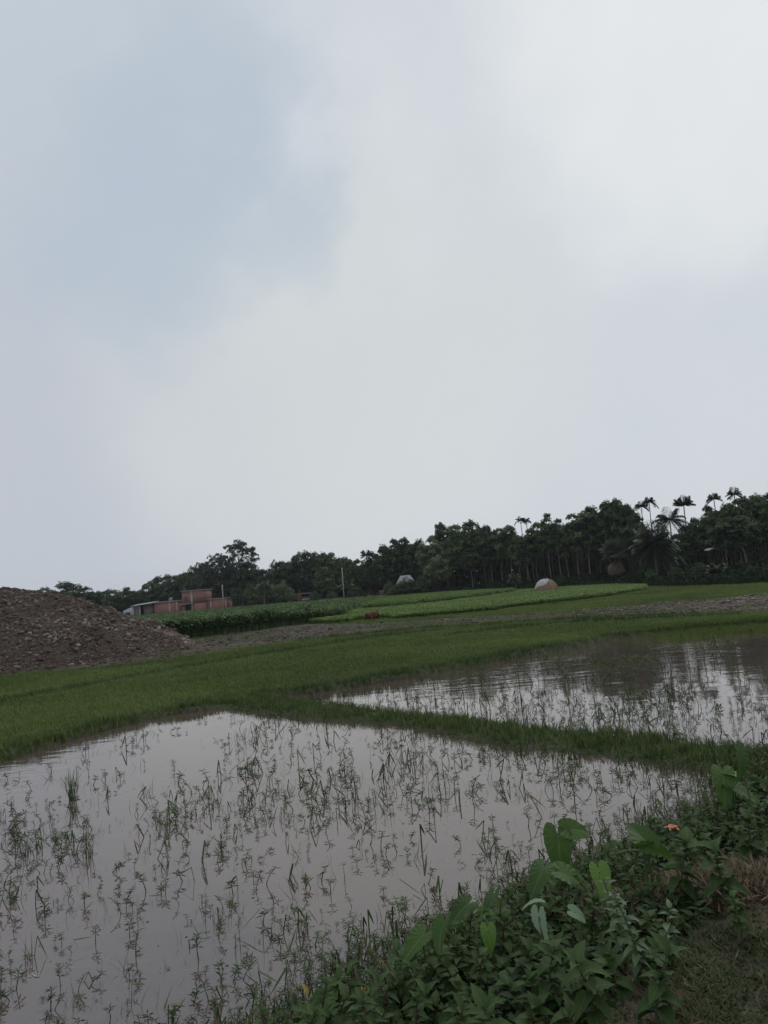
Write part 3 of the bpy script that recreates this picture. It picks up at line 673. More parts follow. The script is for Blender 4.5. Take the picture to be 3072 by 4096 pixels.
TREES = [
 # behind the soil heap and the shed
 (178, 2345, 195, 'round', 'crown_mid', 'treetop just showing over the crest of the soil heap', 1.0),
 (262, 2322, 195, 'round', 'crown_dark', 'round dark tree rising over the right shoulder of the soil heap', 1.3),
 (345, 2338, 195, 'tall', 'crown_dark', 'gappy dark tree just right of the round one above the soil heap', 1.1),
 (405, 2350, 190, 'round', 'crown_dark', 'low dark tree directly above the slope of the soil heap', .8),
 (455, 2345, 185, 'round', 'crown_mid', 'mid green tree left of the white shed', .9),
 (505, 2340, 190, 'tall', 'crown_dark', 'tree standing directly behind the white shed', 1.0),
 (550, 2348, 185, 'round', 'crown_dark', 'low tree with a flat wispy top behind the open porch', 1.1),
 # behind the brick house
 (600, 2322, 185, 'round', 'crown_mid', 'tree behind the blue water tank side of the brick house, lowest of the rise', .9),
 (640, 2300, 190, 'round', 'crown_dark', 'dark tree above the long low wall of the brick house', .8),
 (690, 2285, 185, 'round', 'crown_mid', 'rounded tree above the blue water tank', .8),
 (740, 2272, 190, 'round', 'crown_dark', 'dark tree behind the left side of the brick tower', .8),
 (785, 2258, 185, 'round', 'crown_mid', 'full tree behind the middle of the brick tower', .75),
 (818, 2232, 180, 'sparse', 'crown_grey', 'thin-leaved tree just left of the twin open crowns', .55),
 (872, 2207, 180, 'sparse', 'crown_grey', 'open-crowned tree left of the tallest airy tree', .80),
 (968, 2153, 180, 'sparse', 'crown_grey', 'tallest airy tree with sky showing through its whole crown', .92),
 (850, 2262, 178, 'round', 'crown_dark', 'dark crown under the open-crowned tree by the brick tower', .8),
 (925, 2248, 178, 'round', 'crown_dark', 'dark crown under the left side of the tallest airy tree', .8),
 (1000, 2240, 176, 'tall', 'crown_dark', 'dark crown under the right side of the tallest airy tree', .9),
 (1055, 2258, 176, 'round', 'crown_dark', 'dark tree at the dip in the skyline, left half', .8),
 (1105, 2232, 174, 'sparse', 'crown_grey', 'small sparse tree at the dip in the skyline', .45),
 # the long hump
 (1110, 2268, 170, 'round', 'crown_dark', 'dark tree below the small sparse one at the skyline dip', .8),
 (1155, 2222, 166, 'round', 'crown_dark', 'left shoulder tree of the long rounded hump', .8),
 (1205, 2204, 165, 'round', 'crown_dark', 'dark tree on the rising side of the long hump', .7),
 (1258, 2187, 164, 'round', 'crown_dark', 'highest dark tree of the long hump, left of centre', .7),
 (1308, 2188, 163, 'round', 'crown_mid', 'highest tree of the long hump, right of centre', .7),
 (1350, 2212, 160, 'round', 'crown_mid', 'mid green tree behind the white pole among the trees', .7),
 (1395, 2222, 158, 'round', 'crown_mid', 'tree immediately right of the white pole', .7),
 (1440, 2226, 156, 'tall', 'crown_mid', 'tree left of the small palm silhouette', .8),
 (1300, 2262, 146, 'tall', 'crown_mid', 'lower mid green tree in front of the long hump', 1.0),
 (1500, 2200, 150, 'round', 'crown_dark', 'dark tree right of the small palm silhouette', .7),
 (1545, 2172, 146, 'round', 'crown_dark', 'dark tree left of the hut, on the rising skyline', .65),
 (1590, 2148, 145, 'tall', 'crown_dark', 'dark tree above and left of the tin-roofed hut', .75),
 (1640, 2132, 144, 'tall', 'crown_dark', 'tall dark tree directly above the tin-roofed hut', .75),
 (1690, 2150, 142, 'round', 'crown_dark', 'dark tree above and right of the tin-roofed hut', .6),
 (1735, 2128, 132, 'tall', 'crown_pale', 'pale leafy tree with bright top right of the hut', .8),
 (1793, 2078, 142, 'slim', 'crown_dark', 'narrow dark tree poking above the skyline', .8),
 (1845, 2088, 130, 'tall', 'crown_mid', 'broad green tree left of the highest middle crown', .7),
 (1903, 2063, 129, 'tall', 'crown_mid', 'highest crown in the middle of the skyline', .75),
 (1958, 2082, 130, 'tall', 'crown_dark', 'dark tree right of the highest middle crown', .6),
 (1755, 2215, 126, 'round', 'crown_pale', 'pale lower crown spreading over the right end of the hut', .85),
 # plantation with visible trunks
 (1890, 2190, 121, 'slim', 'crown_dark', 'slender tree with a forked pale trunk, leftmost of the plantation', 1.2),
 (1942, 2150, 124, 'slim', 'crown_dark', 'first thin trunk right of the forked pale trunk', 1.0),
 (1968, 2120, 126, 'slim', 'crown_dark', 'second thin trunk right of the forked pale trunk', .9),
 (2012, 2105, 126, 'slim', 'crown_mid', 'slender tree left of the tufted crown with square top', 1.0),
 (2048, 2090, 124, 'slim', 'crown_mid', 'slender tree with a tufted square-topped crown left of the palm pair', 1.0),
 (2080, 2150, 120, 'slim', 'crown_mid', 'slender tree below the pair of palms, with pale double stem', .9),
 (2116, 2140, 119, 'slim', 'crown_dark', 'slender tree with a bright white lower trunk left of the haystack', .9),
 (2150, 2100, 123, 'slim', 'crown_mid', 'slender tree directly behind the left side of the haystack', .9),
 (2204, 2045, 122, 'slim', 'crown_mid', 'tall slender tree with knobbly top behind the haystack', .9),
 (2245, 2068, 120, 'slim', 'crown_dark', 'slender tree just right of the haystack', 1.0),
 (2272, 2100, 117, 'slim', 'crown_dark', 'second slender tree right of the haystack', .9),
 (2314, 2052, 117, 'slim', 'crown_mid', 'slender tree with pale bent trunk halfway from haystack to fan palm', 1.0),
 (2360, 2030, 116, 'slim', 'crown_mid', 'straight pale trunk just left of the fan palm', 1.0),
 (2400, 2000, 118, 'tall', 'crown_dark', 'dark full crown above the left of the fan palm', .7),
 (2445, 1984, 117, 'tall', 'crown_dark', 'dark lumpy crown rising directly above the fan palm', .7),
 (2487, 1973, 118, 'tall', 'crown_mid', 'highest lumpy crown left of the twin areca palms', .65),
 (2528, 1998, 116, 'tall', 'crown_dark', 'sloping crown next to the twin areca palms', .65),
 (2562, 2060, 112, 'slim', 'crown_dark', 'leaning pale trunk right of the fan palm', 1.2),
 # right end
 (2735, 2110, 108, 'round', 'crown_dark', 'dark tree between the big date palm and the ragged palm', .8),
 (2805, 2055, 108, 'tall', 'crown_dark', 'dark tree rising right of the ragged palm', .8),
 (2855, 2012, 107, 'tall', 'crown_mid', 'mid green tree left of the palm poking from the right canopy', .75),
 (2925, 1992, 106, 'tall', 'crown_mid', 'tree between the two palms in the right canopy', .8),
 (2990, 1968, 105, 'tall', 'crown_mid', 'tall tree beside the rightmost palm', .8),
 (3045, 1955, 104, 'tall', 'crown_mid', 'last tall tree at the right edge', .8),
 (3120, 1945, 104, 'tall', 'crown_dark', 'dark tree cut off by the right edge', .9),
 (2905, 2080, 98, 'slim', 'crown_dark', 'leaning grey trunk standing before the right canopy', 1.5),
 (2982, 2060, 97, 'slim', 'crown_dark', 'forked pale trunk standing before the right canopy', 1.6),
 # bushes and small trees in front
 (955, 2345, 160, 'bush', 'crown_dark', 'dark bush against the right end of the brick house', .62),
 (1010, 2330, 158, 'bush', 'crown_mid', 'bush behind the small coconut palm', .60),
 (1130, 2318, 155, 'bush', 'crown_pale', 'pale leafy bush right of the small coconut palm', .60),
 (1165, 2345, 153, 'bush', 'crown_pale', 'low pale bush left of the red brick wall', .55),
 (1065, 2318, 165, 'bush', 'crown_mid', 'bush rising behind the small coconut palm crown', .55),
 (1262, 2358, 143, 'bush', 'crown_mid', 'low yellowish bush right of the red brick wall', .85),
 (1325, 2358, 141, 'bush', 'crown_mid', 'low yellowish bush farther right of the red brick wall', .75),
 (1420, 2340, 142, 'bush', 'crown_dark', 'dark bush below the white pole', .9),
 (1560, 2320, 134, 'bush', 'crown_mid', 'creeper-covered bush in front of the left of the hut', .65),
 (1690, 2290, 127, 'bush', 'crown_mid', 'spreading bush overhanging the right of the hut roof', .60),
 (1860, 2345, 118, 'bush', 'crown_dark', 'low dark bush left of the forked pale trunk', .9),
 (1965, 2350, 113, 'bush', 'crown_mid', 'low bush in the plantation left of the haystack', 1.2),
 (2240, 2295, 110, 'bush', 'crown_dark', 'dark bush close behind the right of the haystack', .7),
 (2600, 2275, 94, 'bush', 'crown_mid', 'leafy bush under the big date palm', .85),
 (2700, 2262, 92, 'bush', 'crown_dark', 'dark bush right of the date palm foot', .9),
 (2790, 2245, 92, 'bush', 'crown_dark', 'dark bush below the ragged palm', .9),
 (2870, 2262, 88, 'bush', 'crown_dark', 'low dark bush left of the leaning grey trunk', 1.0),
 (3045, 2270, 86, 'bush', 'crown_dark', 'low dark bush at the right edge', 1.1),
]
for t_ in TREES: tree(*t_[:6], w=t_[6])

# --- palms
def frond_t(L_, droop, n=22, ll=.28, up=.5, w=.035):
    droop = droop*(.28+.72*max(0, math.cos(up)))
    """rachis starts at the origin, leaves outward along +Y"""
    P = []; pts = []
    for i in range(9): t = i/8; pts.append((0, L_*t*math.cos(up)*(1-.12*t*t), L_*(math.sin(up)*t-droop*t*t)))
    pts = np.array(pts); s_ = Soup(); s_.tube(pts, [.035*(1-.8*i/8) for i in range(9)], 4, cap=False)
    P.append((s_.V[0], list(s_.Lp[0]), list(s_.Sz[0])))
    for i in range(n):
        t = .12+.86*i/n; p = np.array([np.interp(t*8, range(9), pts[:, j]) for j in range(3)]); l_ = ll*L_*(.55+.9*math.sin(PI*min(1, t*.95)))*.8
        for sd_ in (-1, 1):
            dv = np.array([sd_*.8, .55, -.25+ro(-.12, .12)]); dv /= np.linalg.norm(dv); e_ = p+dv*l_+np.array([0, 0, -.12*l_]); wv = np.array([0, w, .01])
            m_ = p+dv*l_*.5+np.array([0, 0, .05*l_])
            P.append((np.array([p-wv*.5, p+wv*.5, m_+wv, m_-wv, e_]), [0, 1, 2, 3, 3, 2, 4], [4, 3]))
    return merge_t(P)
def palm(px, top, Y, label, name, kind, nfr, L_, droop, ups, trunk_r, mat='palm', wind=0., xoff=0):
    Y0 = Y; Y = TY(px, Y); L_ *= Y/Y0; trunk_r *= Y/Y0; L_ *= {'a': .60, 'c': .70, 'd': .85, 'r': .72}.get(kind, 1); droop *= .95; ups = (ups[0], ups[1]-.35); trunk_r *= .65
    xw = horizon_x(px, Y); gz = float(ground(xw, Y)); zt = at(px, top, Y)[2]; r = empty(name, (xw, Y, gz-.05), label, 'palm', 'palms rising among the trees')
    h = zt-gz-L_*(.62 if kind != 'd' else .9); t = Soup(); nn = 8
    t.tube([(ro(-.04, .04)+.25*math.sin(q*2.2+px), 0, h*q) for q in np.linspace(0, 1, nn)], [trunk_r*(1.2-.4*q) for q in np.linspace(0, 1, nn)], 8)
    ex = .25*math.sin(2.2+px); t.build('trunk', 'bark_pale', r); c_ = Soup()
    nfr = int(nfr*1.35) if kind != 'd' else nfr
    for i in range(nfr):
        a = 2*PI*i*.382*1.0+ro(-.2, .2); u_ = ups[0]+(ups[1]-ups[0])*((i+.5)/nfr); T_ = frond_t(L_*ro(.85, 1.15), droop*ro(.6, 1.3), 18, .32, u_, .095)
        R = rotz(a) @ roty(ro(-.25, .25)); T_ = xf(T_, R, 1, (ex, 0, h)); c_.add(T_[0], T_[1], T_[2], ro(.1, .8))
    c_.build('crown', mat, r); return r
palm(2106, 2062, 125, 'left of the pair of areca palms above the plantation', 'areca_palm', 'a', 11, 1.9, .75, (1.35, .25), .10)
palm(2132, 2066, 126, 'right of the pair of areca palms above the plantation', 'areca_palm', 'a', 11, 1.8, .75, (1.35, .25), .10)
palm(2588, 2000, 112, 'lower left of the twin areca palms beside the date palm', 'areca_palm', 'a', 12, 2.3, .7, (1.35, .1), .11)
palm(2630, 1982, 111, 'higher right of the twin areca palms, thin trunk against the sky', 'areca_palm', 'a', 12, 2.2, .75, (1.35, .1), .11)
palm(2695, 2030, 110, 'coconut palm with long drooping fronds right of the areca palms', 'coconut_palm', 'c', 20, 4.0, .75, (1.3, -.35), .16)
palm(2768, 1988, 109, 'ragged upright palm with torn bunched fronds', 'ragged_palm', 'r', 16, 2.6, .35, (1.5, .7), .15)
palm(2772, 2075, 109.6, 'lower palm crown hanging just under the ragged one', 'coconut_palm', 'r', 12, 2.6, .9, (.9, -.5), .15)
palm(2893, 1968, 107, 'palm poking out of the right canopy, left of the two', 'areca_palm', 'a', 13, 2.2, .55, (1.4, .3), .12)
palm(2970, 1950, 106, 'palm poking out of the right canopy, right of the two', 'areca_palm', 'a', 13, 2.3, .6, (1.4, .2), .12)
palm(1478, 2200, 150, 'small palm silhouette on the skyline left of the hut', 'areca_palm', 'a', 13, 2.6, .55, (1.4, .3), .12)
palm(1060, 2318, 150, 'small coconut palm beside the brick house, arching pale fronds', 'coconut_palm', 'c', 20, 3.6, .75, (1.3, .1), .2, 'crown_mid')
palm(1398, 2315, 145, 'young palm fronds beside the white pole', 'coconut_palm', 'c', 10, 3.0, .6, (1.3, .4), .12, 'crown_mid')
palm(2055, 2290, 112, 'short bushy palm in the plantation left of the haystack', 'coconut_palm', 'c', 13, 1.9, .6, (1.3, .2), .1, 'crown_mid')
palm(2630, 2070, 99, 'big date palm with a huge round head of stiff fronds', 'date_palm', 'd', 64, 4.4, .42, (1.45, -1.0), .28)
palm(2852, 2250, 85, 'low fern-like palm clump below the right canopy', 'coconut_palm', 'c', 14, 2.2, .5, (1.2, .2), .12)
# fan palm with a skirt of dead fronds
def fan_t(R_, n=22, petiole=1.0):
    P = [xf(blade_t(0, .02), rotx(-PI/2), petiole)]
    for i in range(n):
        a = (i/(n-1)-.5)*4.6; d = np.array([math.sin(a), math.cos(a), -.12*abs(a)]); o_ = np.array([0, petiole, 0]); w = np.array([math.cos(a), -math.sin(a), 0])*.055
        P.append((np.array([o_-w*.3, o_+w*.3, o_+d*R_*.55+w+(0, 0, .05), o_+d*R_*.55-w, o_+d*R_+(0, 0, -.2*R_)]), [0, 1, 2, 3, 3, 2, 4], [4, 3]))
    return merge_t(P)
Yf = TY(2468, 108); xw = horizon_x(2468, Yf); gz = float(ground(xw, Yf)); fp = empty('fan_palm', (xw, Yf, gz), 'fan palm with a hanging skirt of dead brown leaves', 'palm', 'palms rising among the trees')
t = Soup(); hf = at(2468, 2215, Yf)[2]-gz; t.tube([(0, 0, hf*q) for q in np.linspace(0, 1, 6)], [.36]*6, 9); t.build('trunk', 'bark_dark', fp)
c_ = Soup()
for i in range(34):
    a = i*2.4; el = 1.35-1.7*(i/34); T_ = xf(fan_t(1.15, 20, 1.3), rotz(a) @ rotx(el) @ roty(ro(-.4, .4)), ro(1.1, 1.4), (0, 0, hf)); c_.add(T_[0], T_[1], T_[2], ro(.2, .9))
c_.build('crown', 'crown_grey', fp)
c_ = Soup()
for i in range(22):
    a = i*2.4; T_ = xf(fan_t(1.0, 16, 1.1), rotz(a) @ rotx(ro(-1.3, -.7)) @ roty(ro(-.5, .5)), ro(1.1, 1.4), (0, 0, hf-.5-.07*i)); c_.add(T_[0], T_[1], T_[2], ro(.0, .9))
c_.build('dead_skirt', 'dead_frond', fp)
# --- banana-like white-stemmed leaves by the white pole
Yb = 206; xw = horizon_x(1345, Yb); b = empty('banana_plant', (xw, Yb, float(ground(xw, Yb))), 'banana plant with pale bent leaves left of the white pole', 'plant'); t = Soup(); t.tube([(0, 0, 0), (0, 0, 3.6)], [.2, .14], 8); t.build('stem', 'stalk', b)
c_ = Soup(); LT = leaf_t(8, .16, 0, .1, .5, 0)
for i in range(8): T_ = xf(LT, rotz(i*2.4) @ rotx(ro(.2, 1.1)), ro(2.4, 3.4), (0, 0, 3.5)); c_.add(T_[0], T_[1], T_[2], ro(.3, .9), T_[3], T_[4])
c_.build('leaves', 'crown_pale', b, True)

# --- woodland mass behind the front trees
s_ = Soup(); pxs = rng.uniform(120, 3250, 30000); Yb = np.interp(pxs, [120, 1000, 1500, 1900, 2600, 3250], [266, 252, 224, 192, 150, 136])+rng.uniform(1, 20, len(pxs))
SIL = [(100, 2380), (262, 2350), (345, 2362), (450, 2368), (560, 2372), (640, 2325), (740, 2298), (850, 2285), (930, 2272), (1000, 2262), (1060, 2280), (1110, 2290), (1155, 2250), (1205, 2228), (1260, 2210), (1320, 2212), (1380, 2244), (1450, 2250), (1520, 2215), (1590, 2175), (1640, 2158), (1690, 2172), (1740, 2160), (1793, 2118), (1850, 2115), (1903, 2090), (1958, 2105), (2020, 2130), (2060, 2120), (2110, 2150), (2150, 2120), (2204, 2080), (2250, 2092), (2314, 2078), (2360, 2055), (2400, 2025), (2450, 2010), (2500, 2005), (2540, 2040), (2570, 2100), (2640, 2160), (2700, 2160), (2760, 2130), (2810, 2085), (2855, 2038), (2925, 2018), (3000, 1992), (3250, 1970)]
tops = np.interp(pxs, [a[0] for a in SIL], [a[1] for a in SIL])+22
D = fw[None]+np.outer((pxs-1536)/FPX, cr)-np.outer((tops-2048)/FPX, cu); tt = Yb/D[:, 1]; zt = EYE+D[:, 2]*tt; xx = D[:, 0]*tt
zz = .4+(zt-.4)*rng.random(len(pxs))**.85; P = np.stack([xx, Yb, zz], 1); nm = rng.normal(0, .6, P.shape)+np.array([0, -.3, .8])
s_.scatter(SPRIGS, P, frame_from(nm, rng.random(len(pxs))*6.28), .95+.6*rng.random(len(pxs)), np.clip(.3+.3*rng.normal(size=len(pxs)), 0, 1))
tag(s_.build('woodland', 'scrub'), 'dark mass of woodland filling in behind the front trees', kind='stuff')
s_ = Soup(); 
for i in range(230):
    px = ro(1500, 3150); Y = np.interp(px, [1500, 1900, 2600, 3150], [216, 186, 142, 127])+ro(0, 14); xw = horizon_x(px, Y); hh = ro(8, 11); ln = ro(-.4, .4)
    s_.tube([(xw, Y, .1), (xw+ln*.4, Y, hh*.5), (xw+ln, Y, hh)], [.13, .10, .07], 5)
tag(s_.build('grove_trunks', 'bark_dark'), 'crowd of thin trunks in the deep shade of the grove', kind='stuff')
# undergrowth along the foot of the woodland
FOOT = [(480, 215), (1380, 178), (1700, 174), (1900, 165), (2150, 146), (2350, 132), (2560, 112), (2700, 98), (2850, 90), (3072, 83), (3250, 80)]
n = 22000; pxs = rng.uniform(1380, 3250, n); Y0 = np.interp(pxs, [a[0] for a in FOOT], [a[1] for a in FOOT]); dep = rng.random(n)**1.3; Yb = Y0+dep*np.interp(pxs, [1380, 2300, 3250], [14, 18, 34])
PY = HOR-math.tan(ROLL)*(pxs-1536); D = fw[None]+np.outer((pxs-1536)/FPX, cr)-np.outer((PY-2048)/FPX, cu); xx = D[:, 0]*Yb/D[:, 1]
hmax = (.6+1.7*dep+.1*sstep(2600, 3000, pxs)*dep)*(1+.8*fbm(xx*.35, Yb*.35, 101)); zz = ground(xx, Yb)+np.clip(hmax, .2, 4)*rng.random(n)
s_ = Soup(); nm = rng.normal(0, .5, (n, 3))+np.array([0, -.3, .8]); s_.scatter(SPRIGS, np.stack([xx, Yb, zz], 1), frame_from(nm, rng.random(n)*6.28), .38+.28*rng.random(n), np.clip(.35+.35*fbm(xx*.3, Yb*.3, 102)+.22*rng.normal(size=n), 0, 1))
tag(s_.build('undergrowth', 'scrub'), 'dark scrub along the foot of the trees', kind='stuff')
n = 9000; pxs = rng.uniform(2450, 3250, n); Yb = np.interp(pxs, [a[0] for a in FOOT], [a[1] for a in FOOT])+rng.uniform(-1.5, 12, n); D = fw[None]+np.outer((pxs-1536)/FPX, cr)-np.outer((HOR-math.tan(ROLL)*(pxs-1536)-2048)/FPX, cu); xx = D[:, 0]*Yb/D[:, 1]
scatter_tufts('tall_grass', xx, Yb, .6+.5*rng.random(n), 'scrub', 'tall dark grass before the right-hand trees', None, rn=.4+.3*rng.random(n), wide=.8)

# ------------------------------------------------------------------ buildings
def zx(px, py, Y): p = at(px, py, Y); return p[0], p[2]
YH = 222.0; gz = .2
house = empty('brick_house', (horizon_x(760, YH), YH, 0), 'long red brick house with a square two-storey tower', 'house'); HX = house.location.x
def part(name, mat, boxes, parent=house, ox=None, oy=None):
    s_ = Soup(); ox = HX if ox is None else ox; oy = YH if oy is None else oy
    for (x0, x1, y0, y1, z0, z1) in boxes: s_.box(x0-ox, x1-ox, y0-oy, y1-oy, z0, z1)
    return s_.build(name, mat, parent)
def xc(px, Y=YH): return horizon_x(px, Y)
xL, xA, xB, xR = xc(617), xc(731), xc(826), xc(912)
zr = at(780, 2400, YH)[2]; zt = at(775, 2363, YH)[2]; zrr = at(865, 2396, YH)[2]; zl = at(670, 2408, YH)[2]; zc = at(770, 2415, YH)[2]
part('wall', 'brick', [(xL, xA-.02, YH, YH+6, 0, zl)]); part('wall', 'brick', [(xB+.02, xR, YH, YH+6, 0, zrr)])
part('tower_wall', 'brick', [(xA, xB, YH-.5, YH+7.5, zc+.01, zt), (xA+2.6, xB, YH-.5, YH+7.4, 0, zc), (xA, xA+.8, YH-.5, YH+7.4, 0, zc)])
part('roof', 'concrete', [(xL-.3, xA-.03, YH-.4, YH+6.3, zl+.002, zl+.25)]); part('roof', 'concrete', [(xB+.03, xR+.2, YH-.4, YH+6.3, zrr+.002, zrr+.22)])
part('tower_roof', 'tin', [(xA-.25, xB+.2, YH-.9, YH+7.8, zt+.002, zt+.2)])
part('canopy', 'concrete', [(xA-.4, xA+3.2, YH-1.8, YH-.52, zc-.05, zc+.15)])
xm = xc(770); cols = [(xm, .5, -.56, zt), (xc(678), .4, -.06, zl), (xc(708), .4, -.06, zl), (xc(843), .4, -.06, zrr), (xc(903), .4, -.06, zrr)]
for (cx, w, yy, z1) in cols: part('concrete_column', 'concrete', [(cx-w/2, cx+w/2, YH+yy, YH+yy+.1, 0, z1-.02)])
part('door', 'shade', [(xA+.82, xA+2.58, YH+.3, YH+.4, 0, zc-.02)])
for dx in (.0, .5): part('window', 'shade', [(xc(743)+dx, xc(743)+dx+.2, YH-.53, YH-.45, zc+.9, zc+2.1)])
# porch
porch = empty('open_porch', (xc(570), YH, 0), 'open grey porch with a tin roof left of the brick walls', 'shed'); PX = porch.location.x
zp0 = at(535, 2426, YH)[2]; zp1 = at(612, 2413, YH)[2]
part('back_wall', 'plaster', [(xc(570), xc(612), YH+1.2, YH+1.4, 0, zp1-.1), (xc(536), xc(556), YH+.1, YH+.3, 0, zp0-.1)], porch, PX)
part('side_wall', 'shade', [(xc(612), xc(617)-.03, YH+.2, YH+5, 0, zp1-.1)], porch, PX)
for px in (534, 560): part('post', 'concrete', [(xc(px)-.2, xc(px)+.2, YH-.3, YH-.05, 0, zp0)], porch, PX)
s_ = Soup(); a0 = xc(525)-PX; a1 = xc(616)-PX; V = []
for xq, zq in ((a0, zp0), (a1, zp1)):
    for yq, dz in ((-1.0, 0), (5, .5)):
        V += [(xq, yq, zq+dz), (xq, yq, zq+dz+.12)]
s_.add(V, [0, 1, 5, 4, 2, 6, 7, 3, 0, 4, 6, 2, 1, 3, 7, 5, 0, 2, 3, 1, 4, 5, 7, 6], [4]*6); s_.build('roof', 'tin', porch)
# white shed
YS = 232.0; sx0, sx1 = xc(492, YS), xc(533, YS); shed = empty('white_shed', ((sx0+sx1)/2, YS, 0), 'small whitewashed shed at the left end of the house row', 'shed'); SX = shed.location.x
za = at(497, 2443, YS)[2]; zb_ = at(530, 2427, YS)[2]; s_ = Soup()
V = [(sx0-SX, y_, z_) for y_ in (0, 4) for z_ in (1.8, za)]+[(sx1-SX, y_, z_) for y_ in (0, 4) for z_ in (0, zb_)]
s_.add(V, [0, 4, 5, 1, 2, 3, 7, 6, 0, 1, 3, 2, 4, 6, 7, 5, 1, 5, 7, 3, 0, 2, 6, 4], [4]*6); s_.box(sx0-SX, sx0-SX+.2, 0.02, 3.9, 0, 1.78); s_.build('wall', 'whitewash', shed)
part('doorway', 'shade', [(sx0+.8, sx1-1.0, YS-.06, YS-.01, .3, 2.8)], shed, SX, YS)  # dark slab painting the shade of the door opening
# blue tank on the roof
tx = xc(679); tk = empty('water_tank', (tx, YH+1.5, zl+.25), 'blue plastic water tank standing on the low brick roof', 'tank'); s_ = Soup()
s_.tube([(0, 0, 0), (0, 0, .18), (0, 0, .8), (0, 0, .88), (0, 0, .96)], [.5, .54, .54, .45, .27], 16); s_.build('body', 'blue_plastic', tk, True)
s_ = Soup(); s_.tube([(0, 0, .961), (0, 0, 1.05)], [.22, .2], 12); s_.build('lid', 'blue_plastic', tk)
# poles
for px, top, bot, Y, lab, r0 in ((893, 2338, 2400, 219, 'pale concrete pole beside the right end of the brick house', .13), (1375, 2270, 2335, 198, 'white pole standing against the dark trees', .11)):
    xw = horizon_x(px, Y); zt_ = at(px, top, Y)[2]; g0 = float(ground(xw, Y)); pl = empty('concrete_pole', (xw, Y, g0), lab, 'pole', 'concrete poles'); s_ = Soup()
    s_.tube([(0, 0, 0), (0, 0, zt_-g0)], [r0*1.4, r0], 8); s_.build('shaft', 'concrete', pl); s_ = Soup(); s_.box(-.3, .3, -.04, .04, zt_-g0-.5, zt_-g0-.42); s_.build('crossarm', 'concrete', pl) if px < 1000 else None
# red brick wall with tin sheets
YW = 208.0; w0, w1 = xc(1190, YW), xc(1300, YW); ox = (w0+w1)/2; bw = empty('brick_ruin', (ox, YW, 0), 'dark red low brick wall with white tin sheets between bushes', 'wall')
zw = at(1215, 2370, YW)[2]; part('wall', 'dark_red_brick', [(w0, w0+1.1, YW, YW+.3, 0, zw), (w0+1.12, xc(1245, YW), YW+.03, YW+.3, 0, zw-1.3), (xc(1245, YW)+.02, w1, YW+.03, YW+.3, 0, zw-2.0)], bw, ox, YW)
part('tin_sheet', 'tin', [(w0+1.2, xc(1245, YW), YW-.05, YW+.02, at(1225, 2373, YW)[2]-.08, at(1225, 2373, YW)[2]+.1)], bw, ox, YW)
part('tin_sheet', 'tin', [(xc(1207, YW), xc(1243, YW), YW-.7, YW-.62, at(1225, 2399, YW)[2]-.1, at(1225, 2396, YW)[2]+.08)], bw, ox, YW)
part('tin_sheet', 'tin', [(xc(1262, YW), xc(1283, YW), YW-.7, YW-.62, at(1272, 2397, YW)[2]-.08, at(1272, 2394, YW)[2]+.06)], bw, ox, YW)
# hut
YU = 186.0; ux0, ux1 = xc(1515, YU), xc(1690, YU); ox = (ux0+ux1)/2; hut = empty('mud_hut', (ox, YU, 0), 'brown mud-walled hut under a tin roof overgrown with creepers', 'hut')
ze = at(1620, 2346, YU)[2]; zr_ = at(1630, 2300, YU)[2]
part('wall', 'dark_red_brick', [(xc(1620, YU), xc(1660, YU), YU, YU+3, 0, ze)], hut, ox, YU); part('wall', 'dark_red_brick', [(ux0, xc(1537, YU), YU+.4, YU+3, 0, ze-.4)], hut, ox, YU)
part('wall', 'shade', [(xc(1537, YU)+.02, xc(1620, YU)-.02, YU+1.2, YU+3, 0, ze)], hut, ox, YU)  # recessed wall coloured near-black as the shade under the roof
s_ = Soup(); a0, a1 = xc(1578, YU)-ox, xc(1672, YU)-ox; r0, r1 = xc(1605, YU)-ox, xc(1645, YU)-ox
V = [(a0, -1.3, ze), (a1, -1.3, ze), (a1, 5.6, ze), (a0, 5.6, ze), (r0, 2.1, zr_), (r1, 2.1, zr_)]; V += [(a, b_, c2-.07) for a, b_, c2 in V]
s_.add(V, [0, 1, 5, 4, 1, 2, 5, 2, 3, 4, 5, 3, 0, 4, 7, 6, 10, 11, 8, 7, 11, 9, 8, 11, 10, 6, 9, 10, 0, 6, 7, 1, 1, 7, 8, 2, 2, 8, 9, 3, 3, 9, 6, 0], [4, 3, 4, 3, 4, 3, 4, 3, 4, 4, 4, 4]); s_.build('roof', 'hut_tin', hut)
part('thatch_eave', 'dark_red_brick', [(xc(1592, YU), xc(1665, YU), YU-1.2, YU-.1, ze-.7, ze-.09)], hut, ox, YU)
# creeper leaves over the hut roof
n = 3200; cx = rng.uniform(xc(1540, YU), xc(1690, YU), n)-ox; q = (cx-cx.min())/(cx.max()-cx.min()); cz = .6+(ze+.2)*np.interp(q, [0, .35, .6, 1], [.35, .95, 1.05, 1.15])*(.5+.5*rng.random(n)); keep = (rng.random(n) < np.interp(q, [0, .3, .45, .62, .7, 1], [1, 1, .6, .4, .95, 1])); s_ = Soup()
P = np.stack([cx, rng.uniform(-2.0, -1.4, n), cz], 1)[keep]; s_.scatter(SPRIGS, P, frame_from(rng.normal(0, .5, P.shape)+np.array([0, -.4, .7]), rng.random(len(P))*6), .30+.16*rng.random(len(P)), rng.random(len(P)))
q = rng.random(420); xr_ = rng.uniform(a0, a1, 420); hr = (zr_-ze)*np.clip(1-np.abs(xr_-(r0+r1)/2)/((a1-a0)*.55), 0, 1)*q; P = np.stack([xr_, -1.3+3.2*hr/(zr_-ze)-.15, ze+hr+.08], 1); P = P[(rng.random(420) < 1-.75*q) | (xr_ > r1)]
